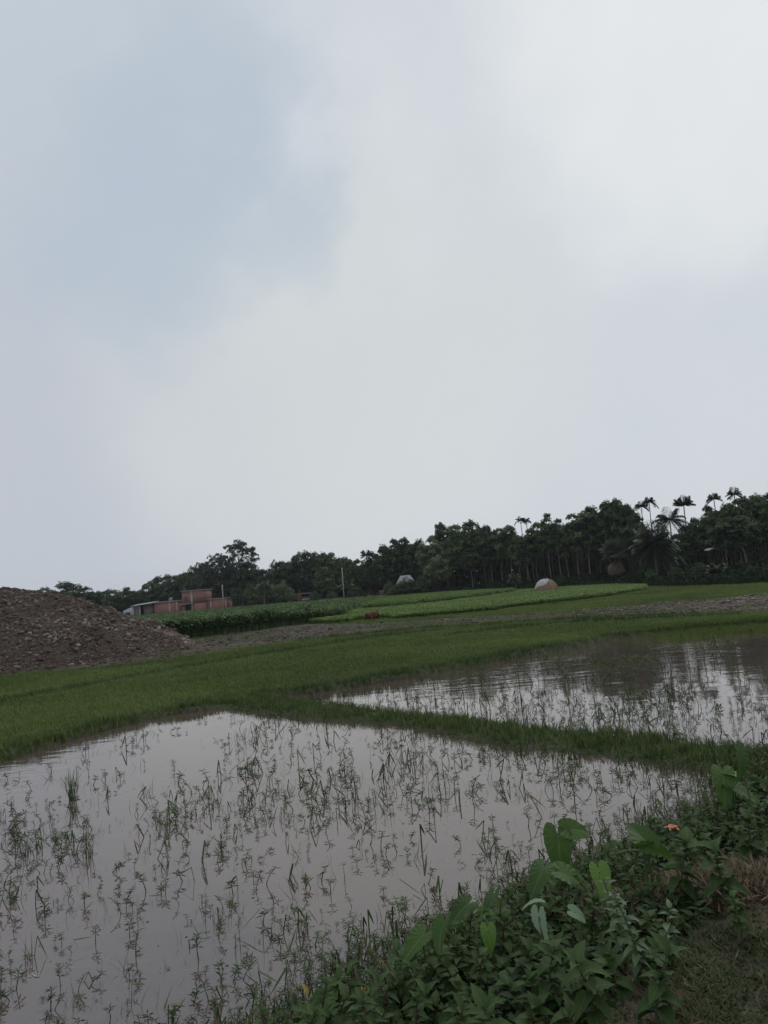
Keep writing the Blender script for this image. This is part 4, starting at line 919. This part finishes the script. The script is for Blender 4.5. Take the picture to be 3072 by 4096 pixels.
s_.scatter(SPRIGS, P, frame_from(rng.normal(0, .4, P.shape)+np.array([0, -.5, .6]), rng.random(len(P))*6), .22+.15*rng.random(len(P)), rng.random(len(P)))
cp = s_.build('creeper', 'crown_mid'); cp.location = (ox, YU, 0); tag(cp, 'creeper scrambling over the tin roof of the hut', 'creeper')
# far tin shelter with blue sheet in the right woodland
YT = 121.0; tx0, tx1 = xc(2835, YT), xc(2880, YT); ox = (tx0+tx1)/2; sh = empty('tin_shelter', (ox, YT, 0), 'small shelter with a grey-blue sheet roof deep in the right trees', 'shelter'); zs = at(2858, 2200, YT)[2]
s_ = Soup(); xs = np.linspace(tx0-ox, tx1-ox, 9); V = [(a, b_, zs+.3*math.cos((a)/(tx1-tx0)*PI)+.08*b_) for a in xs for b_ in (-.6, 1.4)]; V += [(a, b_, c2-.04) for a, b_, c2 in V]; lp = []; sz = []
for i in range(8): a = 2*i; lp += [a, a+2, a+3, a+1, a+18, a+19, a+21, a+20, a, a+18, a+20, a+2]; sz += [4, 4, 4]
s_.add(V, lp, sz); s_.build('roof_sheet', 'tin', sh)
for dx in (.1, tx1-tx0-.1): part('post', 'bark_dark', [(tx0+dx-.05, tx0+dx+.05, YT-.4, YT-.3, 0, zs)], sh, ox, YT)

# haystack
YK = 118.0; xw = horizon_x(2180, YK); hb = float(ground(xw, YK)); hs = empty('haystack', (xw, YK, hb-.05), 'round brown haystack with a white sheet over its top left', 'haystack')
Rk = 46/FPX*YK*1.0; Hk = at(2175, 2319, YK)[2]-hb+.05
def dome(rs, hs_, a0, a1, e0, na, ne, off, seed, edge=None):
    V = []; 
    for i in range(ne+1):
        for j in range(na+1):
            az = a0+(a1-a0)*j/na; lo = e0 if edge is None else edge(az); el = lo+(PI/2-lo)*i/ne
            pr = math.cos(el)**.72; pz = math.sin(el)**.9; w = 1+.035*math.sin(az*5+seed)+.02*math.sin(az*11+el*6)+.008*rng.normal()
            V.append(((rs*pr*w+off*math.cos(el))*math.cos(az), (rs*pr*w+off*math.cos(el))*math.sin(az), hs_*pz*w+off*math.sin(el)))
    lp = []; 
    for i in range(ne):
        for j in range(na): a = i*(na+1)+j; lp += [a, a+1, a+na+2, a+na+1]
    return V, lp, [4]*(na*ne)
s_ = Soup(); s_.add(*dome(Rk, Hk, 0, 2*PI, 0, 48, 16, 0, 1)); st = s_.build('straw', 'straw', hs, True)
s_ = Soup(); edge = lambda az: .95+.62*math.cos(az-PI*1.0)*-1*-1*1.0 if False else .98-.58*math.cos(az-PI*1.02)*1.0+.07*math.sin(az*4)
s_.add(*dome(Rk, Hk, 0, 2*PI, .3, 48, 10, .05, 1, lambda az: max(.12, min(1.5, edge(az))))); s_.build('cover_sheet', 'white_cloth', hs, True)
n = 2500; az = rng.random(n)*6.28; el = np.arcsin(rng.random(n))*.95; P = np.stack([Rk*np.cos(el)**.72*np.cos(az), Rk*np.cos(el)**.72*np.sin(az), Hk*np.sin(el)**.9], 1)
kk = el < np.array([edge(a)-.05 for a in az]); P = P[kk]; s_ = Soup(); n = len(P); s_.scatter([blade_t(.4, .04)], P*.99, frame_from(P+rng.normal(0, .6, P.shape)*Rk, rng.random(n)*6), .12+.1*rng.random(n), rng.random(n)); tag(s_.build('loose_straw', 'dry', hs), kind='stuff')

# cow lying in the grass, rump towards the camera
def skin(name, verts, edges, radii, mat, parent, sub=2):
    me = bpy.data.meshes.new(name); me.from_pydata(verts, edges, []); o = bpy.data.objects.new(name, me); COL.objects.link(o); o.parent = parent
    md = o.modifiers.new('s', 'SKIN'); sv = me.skin_vertices[0].data if me.skin_vertices else None
    if sv is None:
        import bmesh
        bm = bmesh.new(); bm.from_mesh(me); bm.verts.layers.skin.verify(); bm.to_mesh(me); bm.free(); sv = me.skin_vertices[0].data
    for v_, r_ in zip(sv, radii): v_.radius = r_ if isinstance(r_, tuple) else (r_, r_)
    sv[0].use_root = True; md.use_smooth_shade = True
    m2 = o.modifiers.new('d', 'SUBSURF'); m2.levels = sub; m2.render_levels = sub; me.materials.append(M[mat]); return o
cg = at(1487, 2478, 76.5); cow = empty('cow', (cg[0], 76.5, float(ground(cg[0], 76.5))+.02), 'reddish brown cow lying in the green field, rump to the viewer', 'cow', rz=math.radians(48)); cow.scale = (.95, 1.0, 1.15)
V = [(-.75, 0, .46), (-.55, 0, .50), (-.1, 0, .47), (.35, 0, .50), (.62, 0, .52), (.85, .03, .55), (1.02, .05, .50), (1.20, .06, .36), (1.33, .07, .26),   # trunk, neck, head
     (-.6, -.28, .32), (-.25, -.42, .22), (-.62, -.50, .10), (-.35, -.55, .05),            # near hind leg folded
     (-.6, .28, .32), (-.25, .42, .22), (-.62, .50, .10), (-.35, .55, .05),
     (.45, -.24, .34), (.68, -.30, .12), (.40, -.36, .07), (.45, .24, .34), (.75, .30, .12), (.95, .32, .07)]
Ed = [(0, 1), (1, 2), (2, 3), (3, 4), (4, 5), (5, 6), (6, 7), (7, 8), (1, 9), (9, 10), (10, 11), (11, 12), (1, 13), (13, 14), (14, 15), (15, 16), (3, 17), (17, 18), (18, 19), (3, 20), (20, 21), (21, 22)]
Rr = [(.20, .22), (.30, .30), (.36, .34), (.30, .32), (.22, .26), (.15, .19), (.13, .15), (.10, .10), (.075, .075), (.19, .19), (.10, .10), (.06, .06), (.05, .05), (.19, .19), (.10, .10), (.06, .06), (.05, .05), (.13, .13), (.07, .07), (.05, .05), (.13, .13), (.07, .07), (.05, .05)]
skin('body', V, Ed, Rr, 'cow', cow)
for sd_ in (-1, 1):
    s_ = Soup(); T_ = xf(leaf_t(6, .3, 0, .1, .2, 0), rotz(-sd_*1.5) @ rotx(-.2), .18, (1.04, .05+sd_*.11, .56)); s_.add(T_[0], T_[1], T_[2]); s_.build('ear', 'cow', cow)
    s_ = Soup(); s_.tube([(1.04, .05+sd_*.07, .62), (1.02, .05+sd_*.13, .72), (1.04, .05+sd_*.12, .82)], [.03, .022, .008], 6); s_.build('horn', 'horn', cow)
s_ = Soup(); s_.tube([(-.93, 0, .55), (-1.0, -.02, .35), (-.98, -.05, .12)], [.03, .022, .03], 6); s_.build('tail', 'cow', cow)
kp = at(1512, 2470, 76.0); sk = empty('tether_stake', (kp[0], 76.0, float(ground(kp[0], 76))), 'short dark wooden stake beside the cow', 'stake'); s_ = Soup()
s_.tube([(0, 0, -.1), (-.01, 0, .5), (-.035, 0, 1.02)], [.045, .04, .03], 7); s_.build('post', 'shade', sk)

# ------------------------------------------------------------------ plants standing in the ponds
def stem_plant_t(h, whorls, nl, ll, lw=.13, lean=.3):
    P = []; a0 = ro(0, 6.28); pts = np.array([(lean*t*t*math.cos(a0), lean*t*t*math.sin(a0), h*t) for t in np.linspace(0, 1, 5)]); s_ = Soup(); s_.tube(pts, [.006, .006, .005, .004, .003], 3, cap=False)
    P.append((s_.V[0], list(s_.Lp[0]), list(s_.Sz[0])))
    for wq in range(whorls):
        t = 1-.5*wq/max(1, whorls); p = np.array([np.interp(t, np.linspace(0, 1, 5), pts[:, j]) for j in range(3)])
        for i in range(nl):
            P.append(xf((np.array([(0, 0, 0), (-lw, .45, .02), (0, 1, -.15), (lw, .45, .02)]), [0, 3, 2, 1], [4]), rotz(a0+i*6.28/nl+wq*.6+ro(-.3, .3)) @ rotx(ro(-.1, .75)), ll*ro(.6, 1.1), p))
    return merge_t(P)
def bent_t(h, k_):
    """stalk that kinks and falls back to the water"""
    a = ro(0, 6.28); d = np.array([math.cos(a), math.sin(a), 0]); w = np.array([-d[1], d[0], 0])*.007; p1 = d*.08*h+np.array([0, 0, h]); p2 = p1+d*h*k_+np.array([0, 0, -h*ro(.5, .95)])
    return merge_t([(np.array([-w, w, p1+w, p1-w]), [0, 1, 2, 3], [4]), (np.array([p1-w*1.3, p1+w*1.3, (p1+p2)/2+w*1.6, (p1+p2)/2-w*1.6, p2]), [0, 1, 2, 3, 3, 2, 4], [4, 3])])
def sheaf_t(n, h, sp=.04, lean=.35, w=.018):
    return merge_t([xf(blade_t(ro(0, .5), w), rotz(ro(0, 6.28)) @ rotx(-ro(0, lean)), h*ro(.5, 1), (ro(-sp, sp), ro(-sp, sp), -.02)) for _ in range(n)])
random.seed(3)
W1 = [stem_plant_t(ro(.08, .24), random.choice((2, 2, 3, 4)), random.choice((4, 5, 6)), ro(.05, .09), .11, ro(0, .12)) for _ in range(14)]
W2 = [sheaf_t(random.choice((1, 2, 2, 3, 4, 5)), ro(.12, .38), .05, .6, .014) for _ in range(12)]
W3 = [bent_t(ro(.12, .3), ro(.4, 1.1)) for _ in range(10)]
W4 = [merge_t([xf(blade_t(ro(.1, .4), .03), rotz(ro(0, 6.28)) @ rotx(-PI/2+ro(.04, .3)), ro(.08, .2), (0, 0, .01)) for _ in range(random.choice((1, 2, 3, 3)))]) for _ in range(10)]
def wplants(name, n, x0, x1, y0, y1, dens, p, label, sc=(.7, 1.3), fr=(.34, .42, .08, .16), mat='reed', rmu=.4):
    x, y = sample(n, x0, x1, y0, y1, p)
    ci = rng.integers(0, n//16, n); lone = rng.random(n) < .22; sg = (.10+.30*rng.random(n//16))[ci]        # weeds grow in loose clumps
    x = np.where(lone, x, x[ci]+sg*rng.normal(size=n)); y = np.where(lone, y, y[ci]+sg*rng.normal(size=n))
    d = np.clip(dens(x, y), 0, 1); kk = (rng.random(len(x)) < d) & in_view(x, y, 1.3) & (ground(x, y) < .02); x, y = x[kk], y[kk]; n = len(x)
    ALL = W1+W2+W3+W4; cl = rng.choice(4, n, p=fr); off_ = np.cumsum([0, len(W1), len(W2), len(W3)])[cl]; cnt = np.array([len(W1), len(W2), len(W3), len(W4)])[cl]; wh = off_+(rng.random(n)*cnt).astype(int)
    s_ = Soup(); s_.scatter(ALL, np.stack([x, y, -.03+0*x], 1), rotz(rng.random(n)*6.28) @ rotx(rng.normal(0, .32, n)), (sc[0]*.7+(sc[1]*1.15-sc[0]*.7)*rng.random(n)**1.4)*np.interp(y, [5, 8, 13, 25], [.60, .80, .95, 1.08]), np.clip(rmu+.28*rng.normal(size=n), 0, 1), wh)
    return tag(s_.build(name, mat), label, kind='stuff')
def dA(x, y):
    c_ = sstep(.0, .28, fbm(x*.6, y*.4, 111)); bk = np.exp(-np.clip(-bank_s(x, y)-.2, 0, 9)/1.3); bd = np.exp(-np.clip(-sdist(POND_A, x, y), 0, 9)/.9)*(y > 9)
    lf = sstep(-.5, -3.5, x)*sstep(16, 9, y)
    nr = sstep(5.5, 9.5, y+.35*x)
    return .06+(.25+.75*nr)*.75*c_*(.5+.5*lf)+.85*np.exp(-((x+4.3)**2/3.5+(y-10.5)**2/9))+.8*np.exp(-((x+4.2)**2/1.2+(y-8.3)**2/1.5))+.5*np.exp(-((x+6.8)**2/3+(y-13)**2/5))+.35*np.exp(-((x+1.6)**2/1.0+(y-7.6)**2/1.2))+.55*np.exp(-((x+1.2)**2/1.5+(y-11.5)**2/6))+1.0*bk*(y > 5)+.6*bd*sstep(-4, 0, x)
wplants('pond_weeds', 15000, -13, 8, 4.6, 24, dA, 1.1, 'emergent weeds and bent stalks dotted over the near pond')
def dB(x, y): return (.35+.5*sstep(-.1, .3, fbm(x*.6, y*.6, 121)))*(1-.55*sstep(23, 31, y))+.8*np.exp(-np.clip(-sdist(POND_B, x, y), 0, 9)/1.2)
wplants('far_pond_weeds', 15000, -4, 33, 11, 37, dB, 1.0, 'weeds leaning in the farther pond', (.8, 1.4), (.22, .28, .12, .38))
# dense fringe in the shallows along the near bank
x, y = sample(20000, -3.2, 9, 3.6, 13, .5); s0 = bank_s(x, y)+.25*fbm(x*1.2, y*1.2, 131); kk = (s0 > -1.25) & (s0 < .9) & (rng.random(len(x)) < sstep(-1.35, .1, s0)) & in_view(x, y, 1.4); x, y = x[kk], y[kk]
if len(x) > 3600: x, y = x[:3600], y[:3600]
n = len(x); s_ = Soup(); s_.scatter(W1+W2+W3, np.stack([x, y, np.maximum(ground(x, y), -.05)], 1), rotz(rng.random(n)*6.28) @ rotx(rng.normal(0, .22, n)), rng.uniform(.6, 1.1, n), np.clip(.5+.3*rng.normal(size=n), 0, 1))
tag(s_.build('bank_reeds', 'reed'), 'thin reeds crowding the water edge of the near bank', kind='stuff')
# taller tufts
def tuft_thing(px, py, h, n, label, lean=.35, w=.012, mat='reed'):
    p = G(px, py, 0); s_ = Soup(); random.seed(int(px))
    for _ in range(n): T_ = xf(blade_t(ro(.05, .6), w), rotz(ro(0, 6.28)) @ rotx(-ro(0, lean)), h*ro(.5, 1), (ro(-.06, .06), ro(-.06, .06), -.03)); s_.add(T_[0], T_[1], T_[2], ro(.2, .7))
    o = s_.build('rush_tuft', mat); o.location = (p[0], p[1], 0); return tag(o, label, 'grass tuft', 'upright rush tufts in the near pond')
tuft_thing(290, 3200, .75, 34, 'tallest upright rush tuft in the left of the near pond', .3)
tuft_thing(350, 3430, .48, 26, 'shorter rush tuft just below the tallest one', .25)
tuft_thing(100, 3420, .45, 22, 'rush tuft at the far left edge of the near pond', .35)
tuft_thing(1650, 2960, .42, 18, 'rush tuft in the near pond close to the dividing bank', .5)
# clump island in the farther pond
x0_, y0_ = G(2450, 2650); n = 420; x = x0_+rng.normal(0, .8, n); y = y0_+rng.normal(0, .55, n)
s_ = Soup(); s_.scatter(W1+W2+TUFTS[:3], np.stack([x-x0_, y-y0_, -.02+0*x], 1), rotz(rng.random(n)*6.28) @ rotx(rng.normal(0, .2, n)), rng.uniform(.6, 1.0, n)*np.where(np.arange(n) >= 0, 1, 1)*1.0, np.clip(.5+.25*rng.normal(size=n), 0, 1), rng.integers(0, 26, n))
o = s_.build('weed_clump', 'ridge_grass'); o.location = (x0_, y0_, 0); tag(o, 'bushy clump of weeds standing alone in the farther pond', 'weed clump')
# bits of foam
s_ = Soup(); 
for px, py in ((1540, 3345), (1620, 3420), (1380, 3455), (1480, 3465), (1910, 3415), (1945, 3408), (130, 3905), (620, 3580)):
    p = G(px, py); 
    for _ in range(7): s_.box(-.012, .012, -.007, .007, 0, .004, R=rotz(ro(0, 3)), o=(p[0]+ro(-.07, .07), p[1]+ro(-.03, .03), .002))
tag(s_.build('foam_flecks', 'foam'), 'white flecks of foam floating on the near pond', kind='stuff')

# ------------------------------------------------------------------ near bank
def on_bank(px, py, h):
    """where the view ray through a picture point is h above the bank"""
    d = ray(px, py); ts = np.linspace(1.5, 22, 3000); P = np.outer(ts, d)+np.array([0, 0, EYE]); gap = P[:, 2]-np.maximum(ground(P[:, 0], P[:, 1]), 0)-h
    i = np.argmax(gap < 0); return P[i]
LEAVES = [leaf_t(8, ro(.26, .36), ro(.03, .07), ro(.05, .25), ro(.15, .55), ro(.01, .03)) for _ in range(8)]
def weed_geo(s_, st, base, h, n, ll, mulean=0.):
    """rosette-topped leafy weed"""
    a0 = ro(0, 6.28); tip = np.array([ro(-.12, .12), ro(-.12, .12), h]); pts = [base+tip*q*np.array([q, q, 1]) for q in np.linspace(0, 1, 5)]; st.tube(pts, [.008, .007, .006, .005, .003], 5, cap=False)
    pos = []; R = []; sc = []; rn = []
    for i in range(n):
        q = .25+.75*(i+.5)/n; p = np.array([np.interp(q, np.linspace(0, 1, 5), [pp[j] for pp in pts]) for j in range(3)]); a = a0+i*2.4+ro(-.3, .3); el = -.35+1.35*q**2+ro(-.25, .25)
        R.append(rotz(a) @ rotx(el) @ roty(ro(-.3, .3))); pos.append(p); sc.append(ll*(1.15-.45*q)*ro(.8, 1.15)); rn.append(min(1, max(0, .25+.5*q+ro(-.25, .25))))
    s_.scatter(LEAVES, np.array(pos), np.array(R), np.array(sc), np.array(rn))
random.seed(11); lf = Soup(); st = Soup(); cnt = 0
cand_x, cand_y = sample(30000, -2.8, 9.5, 1.6, 13.5, .6)
acc = []; cells = {}
for x_, y_ in zip(cand_x, cand_y):
    s0 = bank_s(x_, y_)+.3*float(fbm(x_*1.1, y_*1.1, 141))
    if s0 < .1+.4*float(sstep(8.5, 5.5, y_)) or s0 > 2.95 or abs(x_) > y_*.55*1.4+1.5: continue
    if (x_-1.95)**2/.30+(y_-5.15)**2/.10 < 1: continue      # the tawny bare patch stays open
    cx_, cy_ = int(x_//.13), int(y_//.13)
    if any((x_-a)**2+(y_-b_)**2 < .125**2 for i_ in (-1, 0, 1) for j_ in (-1, 0, 1) for a, b_ in cells.get((cx_+i_, cy_+j_), ())): continue
    cells.setdefault((cx_, cy_), []).append((x_, y_)); acc.append((x_, y_))
    if len(acc) > 1500: break
for x_, y_ in acc:
    s0 = bank_s(x_, y_); h = ro(.12, .36)*(1-.5*float(sstep(1.9, 2.9, s0))); weed_geo(lf, st, np.array([x_, y_, float(ground(x_, y_))-.02]), h, random.randint(10, 16), ro(.07, .125))
tag(lf.build('weed_leaves', 'weed', smooth=True), 'mass of dark broad-leaved weeds covering the near bank', kind='stuff')
tag(st.build('weed_stems', 'stem_brown'), 'brown stems under the broad-leaved weeds', kind='stuff')
# individual weeds that stand out
def weed_thing(px, py, h, n, ll, label, mat='weed', name='broadleaf_weed'):
    p = on_bank(px, py, h*.8); g = float(ground(p[0], p[1])); r = empty(name, (p[0], p[1], g-.02), label, 'weed', 'weeds that stand out on the near bank'); a = Soup(); b = Soup(); random.seed(int(px+py))
    weed_geo(a, b, np.zeros(3), h, n, ll); a.build('leaves', mat, r, True); b.build('stem', 'stalk', r)
weed_thing(2360, 3850, .38, 16, 0.133, 'large toothed weed at the lower front edge of the bank growth')
weed_thing(2600, 3880, .32, 14, 0.140, 'weed with drooping broad leaves beside the bare soil', )
weed_thing(2880, 3420, .42, 18, 0.156, 'big rosette weed just above the dry brown grass')
weed_thing(2700, 3400, .45, 18, 0.148, 'upright leafy weed below the orange flower')
weed_thing(2990, 3290, .40, 16, 0.148, 'dark rosette weed at the right edge under the taro')
weed_thing(2540, 3640, .45, 22, 0.086, 'pale grey-green weed with small crinkled leaves in the middle of the bank', 'weed_pale', 'pale_weed')
weed_thing(2480, 3600, .42, 20, 0.078, 'second pale weed touching the first one on its left', 'weed_pale', 'pale_weed')
weed_thing(2640, 3690, .30, 14, 0.078, 'small pale weed with yellowish stems below the dry grass', 'weed_pale', 'pale_weed')
weed_thing(2170, 3800, .40, 16, 0.125, 'broad weed directly below the wilted taro leaf')
weed_thing(1990, 4020, .34, 16, 0.125, 'pale-edged weed at the bottom of the frame')
weed_thing(2780, 3200, .32, 22, 0.062, 'feathery light green weed at the water edge left of the taro', 'weed_pale', 'pale_weed')
weed_thing(2950, 3600, .26, 12, 0.094, 'small weed growing out of the dry grass near the right edge')

# low cover between the taller weeds
x, y = sample(60000, -2.6, 9.5, 2.2, 13.5, .6); s0 = bank_s(x, y)+.2*fbm(x*1.5, y*1.5, 143); kk = (s0 > .1) & (s0 < 2.8) & in_view(x, y, 1.4) & ((x-1.95)**2/.30+(y-5.15)**2/.10 > 1); x, y = x[kk][:15000], y[kk][:15000]; n = len(x); s_ = Soup()
s_.scatter(LEAVES[:4], np.stack([x, y, ground(x, y)+.01+.09*rng.random(n)], 1), rotz(rng.random(n)*6.28) @ rotx(rng.uniform(-.3, .6, n)), .045+.05*rng.random(n), np.clip(.25+.25*rng.normal(size=n), 0, 1))
tag(s_.build('creeping_cover', 'weed', smooth=True), 'low creeping leaves covering the soil between the bank weeds', kind='stuff')
x, y = sample(40000, -3, 9.5, 2.2, 13.5, .6); s0 = bank_s(x, y)+.3*fbm(x*1.5, y*1.5, 145); kk = (s0 > -.35) & (s0 < 1.5) & in_view(x, y, 1.4) & (rng.random(len(x)) < .9-.45*s0); x, y = x[kk][:5200], y[kk][:5200]; n = len(x); s_ = Soup()
s_.scatter(W1+W2+W2, np.stack([x, y, np.maximum(ground(x, y), -.03)+.02], 1), rotz(rng.random(n)*6.28) @ rotx(rng.normal(0, .25, n)), rng.uniform(.55, 1.05, n), np.clip(.5+.3*rng.normal(size=n), 0, 1))
tag(s_.build('fine_sprigs', 'lawn'), 'fine light green sprigs between the broad weeds and the water', kind='stuff')
n = 1500; x, y = sample(n, -12, 7, 4.8, 23, 1.0); kk = ground(x, y) < -.05; x, y = x[kk], y[kk]; n = len(x); s_ = Soup()
s_.scatter([rhomb_t(.25, .02), rhomb_t(.1, .0), rhomb_t(.45, .03)], np.stack([x, y, 0*x+.004], 1), rotz(rng.random(n)*6.28), (.012+.04*rng.random(n)**2), rng.random(n))
tag(s_.build('floating_debris', 'dry'), 'small bits of dead leaf floating on the near pond', kind='stuff')
# taro: sagittate leaves on long stalks
def taro_t(fold=.25, droop=.35, cup=0.):
    th = np.linspace(-PI, PI, 57); key_a = np.array([0, .18, .45, .9, 1.5, 2.1, 2.55, 2.85, 3.02, PI]); key_r = np.array([1.0, .84, .60, .44, .38, .42, .48, .42, .24, .10])
    ro_ = np.interp(np.abs(th), key_a, key_r); rings = np.linspace(0, 1, 8); V = []; U = []; Q = []
    for q in rings:
        for a, r_ in zip(th, ro_):
            x_ = math.sin(a)*r_*q; y_ = math.cos(a)*r_*q; z_ = fold*abs(x_)*.9-droop*max(0, y_)**2-droop*.6*min(0, y_)**2*1.4+.018*math.sin(a*13)*q*q+cup*q*q
            V.append((x_, y_, z_)); U.append(min(1, abs(x_)*2.2)); Q.append(.5+.5*y_)
    m = len(th); lp = []
    for i in range(len(rings)-1):
        for j in range(m-1): a = i*m+j; lp += [a, a+m, a+m+1, a+1]
    return (np.array(V), lp, [4]*((len(rings)-1)*(m-1)), np.array(U), np.array(Q))
def taro(label, leaves, mat='taro', root_h=.45):
    """leaves: (px, py, length m, tip direction in degrees seen from above, pitch of the blade, roll, mat)"""
    P0 = on_bank(leaves[0][0], leaves[0][1], root_h); g = max(float(ground(P0[0], P0[1])), -.05); base = np.array([P0[0]+.03, P0[1]+.02, g-.02]); r = empty('taro_plant', tuple(base), label, 'taro plant', 'taro plants on the near bank')
    for i, (px, py, ln, az, pit, rl, mt) in enumerate(leaves):
        d = ray(px, py); t = P0[1]/d[1] if i == 0 else (P0[1]+ro(-.05, .05))/d[1]; P = d*t+np.array([0, 0, EYE])
        T_ = taro_t(ro(.15, .4), ro(.25, .5)); R = rotz(math.radians(az)) @ rotx(math.radians(pit)) @ roty(math.radians(rl)); loc = P-base; ln = ln*np.linalg.norm(P-np.array([0, 0, EYE]))/FPX
        cen = R @ np.array([0, .22, 0])*ln; loc = loc-cen
        s_ = Soup(); Z = xf(T_, R, ln, loc); s_.add(Z[0], Z[1], Z[2], ro(.2, .9), Z[3], Z[4]); lo = s_.build('leaf', mt or mat, r, True)
        s_ = Soup(); b0 = np.array([ro(-.03, .03), ro(-.03, .03), 0]); s_.tube([b0*(1-q)+loc*q*np.array([q, q, 1])+np.array([0, 0, .0])+(1-q)*q*np.array([loc[0], loc[1], 0])*.2 for q in np.linspace(0, 1, 7)], [.011*(1-.5*q) for q in np.linspace(0, 1, 7)], 6, cap=False); s_.build('stalk', 'stalk', r, True)
random.seed(5)
taro('taro with one big leaf hanging tip down and one held sideways over the pond', [(2235, 3385, 130, 170, -62, 0, None), (2300, 3318, 100, -75, -12, 50, None)])
taro('taro left of centre on the bank with a broad dull leaf beside a long one', [(2160, 3500, 105, 140, -25, -20, None), (2290, 3512, 120, -100, -28, 20, None)], root_h=.35)
taro('small bright heart-shaped taro leaf alone among dark weeds', [(2405, 3512, 90, 185, -55, 5, 'taro_bright')], root_h=.35)
taro('taro with a wide two-lobed bright leaf left of the orange flower', [(2565, 3345, 105, 25, 30, -30, None), (2600, 3400, 115, -80, -10, -35, None)])
taro('taro at the right edge with two paired leaves and a yellowed tip', [(2895, 3125, 100, 160, -45, -10, None), (2975, 3170, 115, -110, -30, 10, None), (2925, 3095, 60, 40, 10, 0, 'taro_bright')])
taro('tall taro leaf standing highest at the right edge', [(2962, 3035, 105, 175, -65, -45, None)], root_h=.7)
taro('taro with two pale oval leaves low over the water left of the weeds', [(1850, 3635, 100, 125, -15, -20, None), (1965, 3610, 100, 150, -35, 30, None), (1935, 3650, 80, 110, -20, 0, 'taro_bright')], root_h=.35)
taro('taro further left with a pair of dark leaves among reeds', [(1670, 3765, 105, 130, -20, -15, None), (1765, 3725, 100, 150, -40, 20, None)], root_h=.35)
taro('low taro below the pair of dark leaves', [(1590, 3830, 100, 100, -10, 0, None), (1640, 3860, 80, -150, -35, 0, None)], root_h=.25)
taro('bright folded taro leaf nearest the bottom of the frame', [(1340, 3960, 120, 150, -20, 40, 'taro_bright'), (1290, 4010, 120, 120, -20, -20, None)], root_h=.25)
taro('drooping pale wilted taro leaf on a hooked stalk', [(2160, 3690, 85, 180, -80, 50, 'taro_wilted')], root_h=.35)
taro('pale crumpled taro leaf just above the wilted one', [(2140, 3610, 60, 90, 5, 10, 'taro_wilted')], root_h=.35)
taro('small twisted taro leaf right of the wilted one', [(2310, 3655, 60, -90, -30, 40, 'taro_wilted')], root_h=.35)
taro('small bright leaf hanging below the oval pair', [(1955, 3745, 70, 180, -60, 0, 'taro_bright')], root_h=.25)
# orange flower
P = on_bank(2690, 3318, .42); g = float(ground(P[0], P[1])); fl = empty('orange_flower', (P[0], P[1], g), 'single crumpled orange flower among the bank weeds', 'flower'); s_ = Soup(); hh = P[2]-g
for i in range(5): T_ = xf(leaf_t(5, .42, 0, .2, .3, .03), rotz(i*1.257) @ rotx(.6+ro(-.3, .3)), .055, (0, 0, hh)); s_.add(T_[0], T_[1], T_[2])
s_.build('petals', 'orange', fl, True); s_ = Soup(); s_.tube([(0, 0, 0), (0, 0, hh)], [.005, .004], 5); s_.build('stalk', 'stalk', fl)
# yellowing leaves near the bottom
for px, py, lb in ((1465, 3985, 'narrow orange-yellow dying leaf near the bottom of the bank'), (1232, 3985, 'small straw-coloured leaf at the water edge, bottom')):
    P = on_bank(px, py, .12); s_ = Soup(); T_ = xf(leaf_t(8, .2, 0, .2, .3, 0), rotz(ro(0, 1)) @ rotx(1.2), .11); s_.add(T_[0], T_[1], T_[2]); o = s_.build('yellow_leaf', 'yellow_leaf'); o.location = P; tag(o, lb, 'leaf')

# lawn and dry grass on top of the bank
n = 90000; x = rng.uniform(-.8, 5.5, n); y = rng.uniform(1.4, 7, n); s0 = bank_s(x, y)+.15*fbm(x*2, y*2, 151); dirt = fbm(x*1.3, y*1.3, 21); kk = (s0 > 2.6) & (s0 < 5) & (rng.random(n) < np.clip(.95-1.1*sstep(.0, .25, dirt), .40, 1)); x, y = x[kk], y[kk]
LT_ = [tuft_t(4, .5, .07, (.2, 1.0), .8) for _ in range(6)]; n = len(x)
scatter_tufts('bank_lawn', x, y, .028+.045*rng.random(n), 'lawn', 'short tufty grass on top of the near bank', None, tm=LT_, rn=.35+.3*rng.normal(size=n), wide=1.2)
n = 7000; x = 2.0+rng.normal(0, .42, n); y = 5.2+rng.normal(0, .2, n); scatter_tufts('dry_grass', x, y, .05+.09*rng.random(n), 'dry', 'tangle of dry brown grass beside the bank weeds', None, tm=LT_, wide=1.1, lean=.7, z=ground(x, y)+rng.random(n)*.05)
n = 2500; x = rng.uniform(-.8, 5, n); y = rng.uniform(1.5, 7, n); s0 = bank_s(x, y); kk = (s0 > 2.5) & (s0 < 5); x, y = x[kk], y[kk]; scatter_tufts('litter_straw', x, y, .03+.05*rng.random(len(x)), 'dry', 'scattered dead straw on the bank top', None, tm=LT_, wide=1.1, lean=1.0)

# ------------------------------------------------------------------ humid air
hm = bpy.data.materials.new('humid_air'); hm.use_nodes = True; hn = hm.node_tree; hn.nodes.remove(hn.nodes['Principled BSDF'])
pv = hn.nodes.new('ShaderNodeVolumePrincipled'); pv.inputs['Color'].default_value = (.86, .92, 1, 1); pv.inputs['Density'].default_value = .00014; pv.inputs['Anisotropy'].default_value = .2
hn.links.new(pv.outputs[0], hn.nodes['Material Output'].inputs['Volume'])
s_ = Soup(); s_.box(-1700, 1700, -120, 1900, -8, 45); tag(s_.build('haze', hm), kind='stuff')
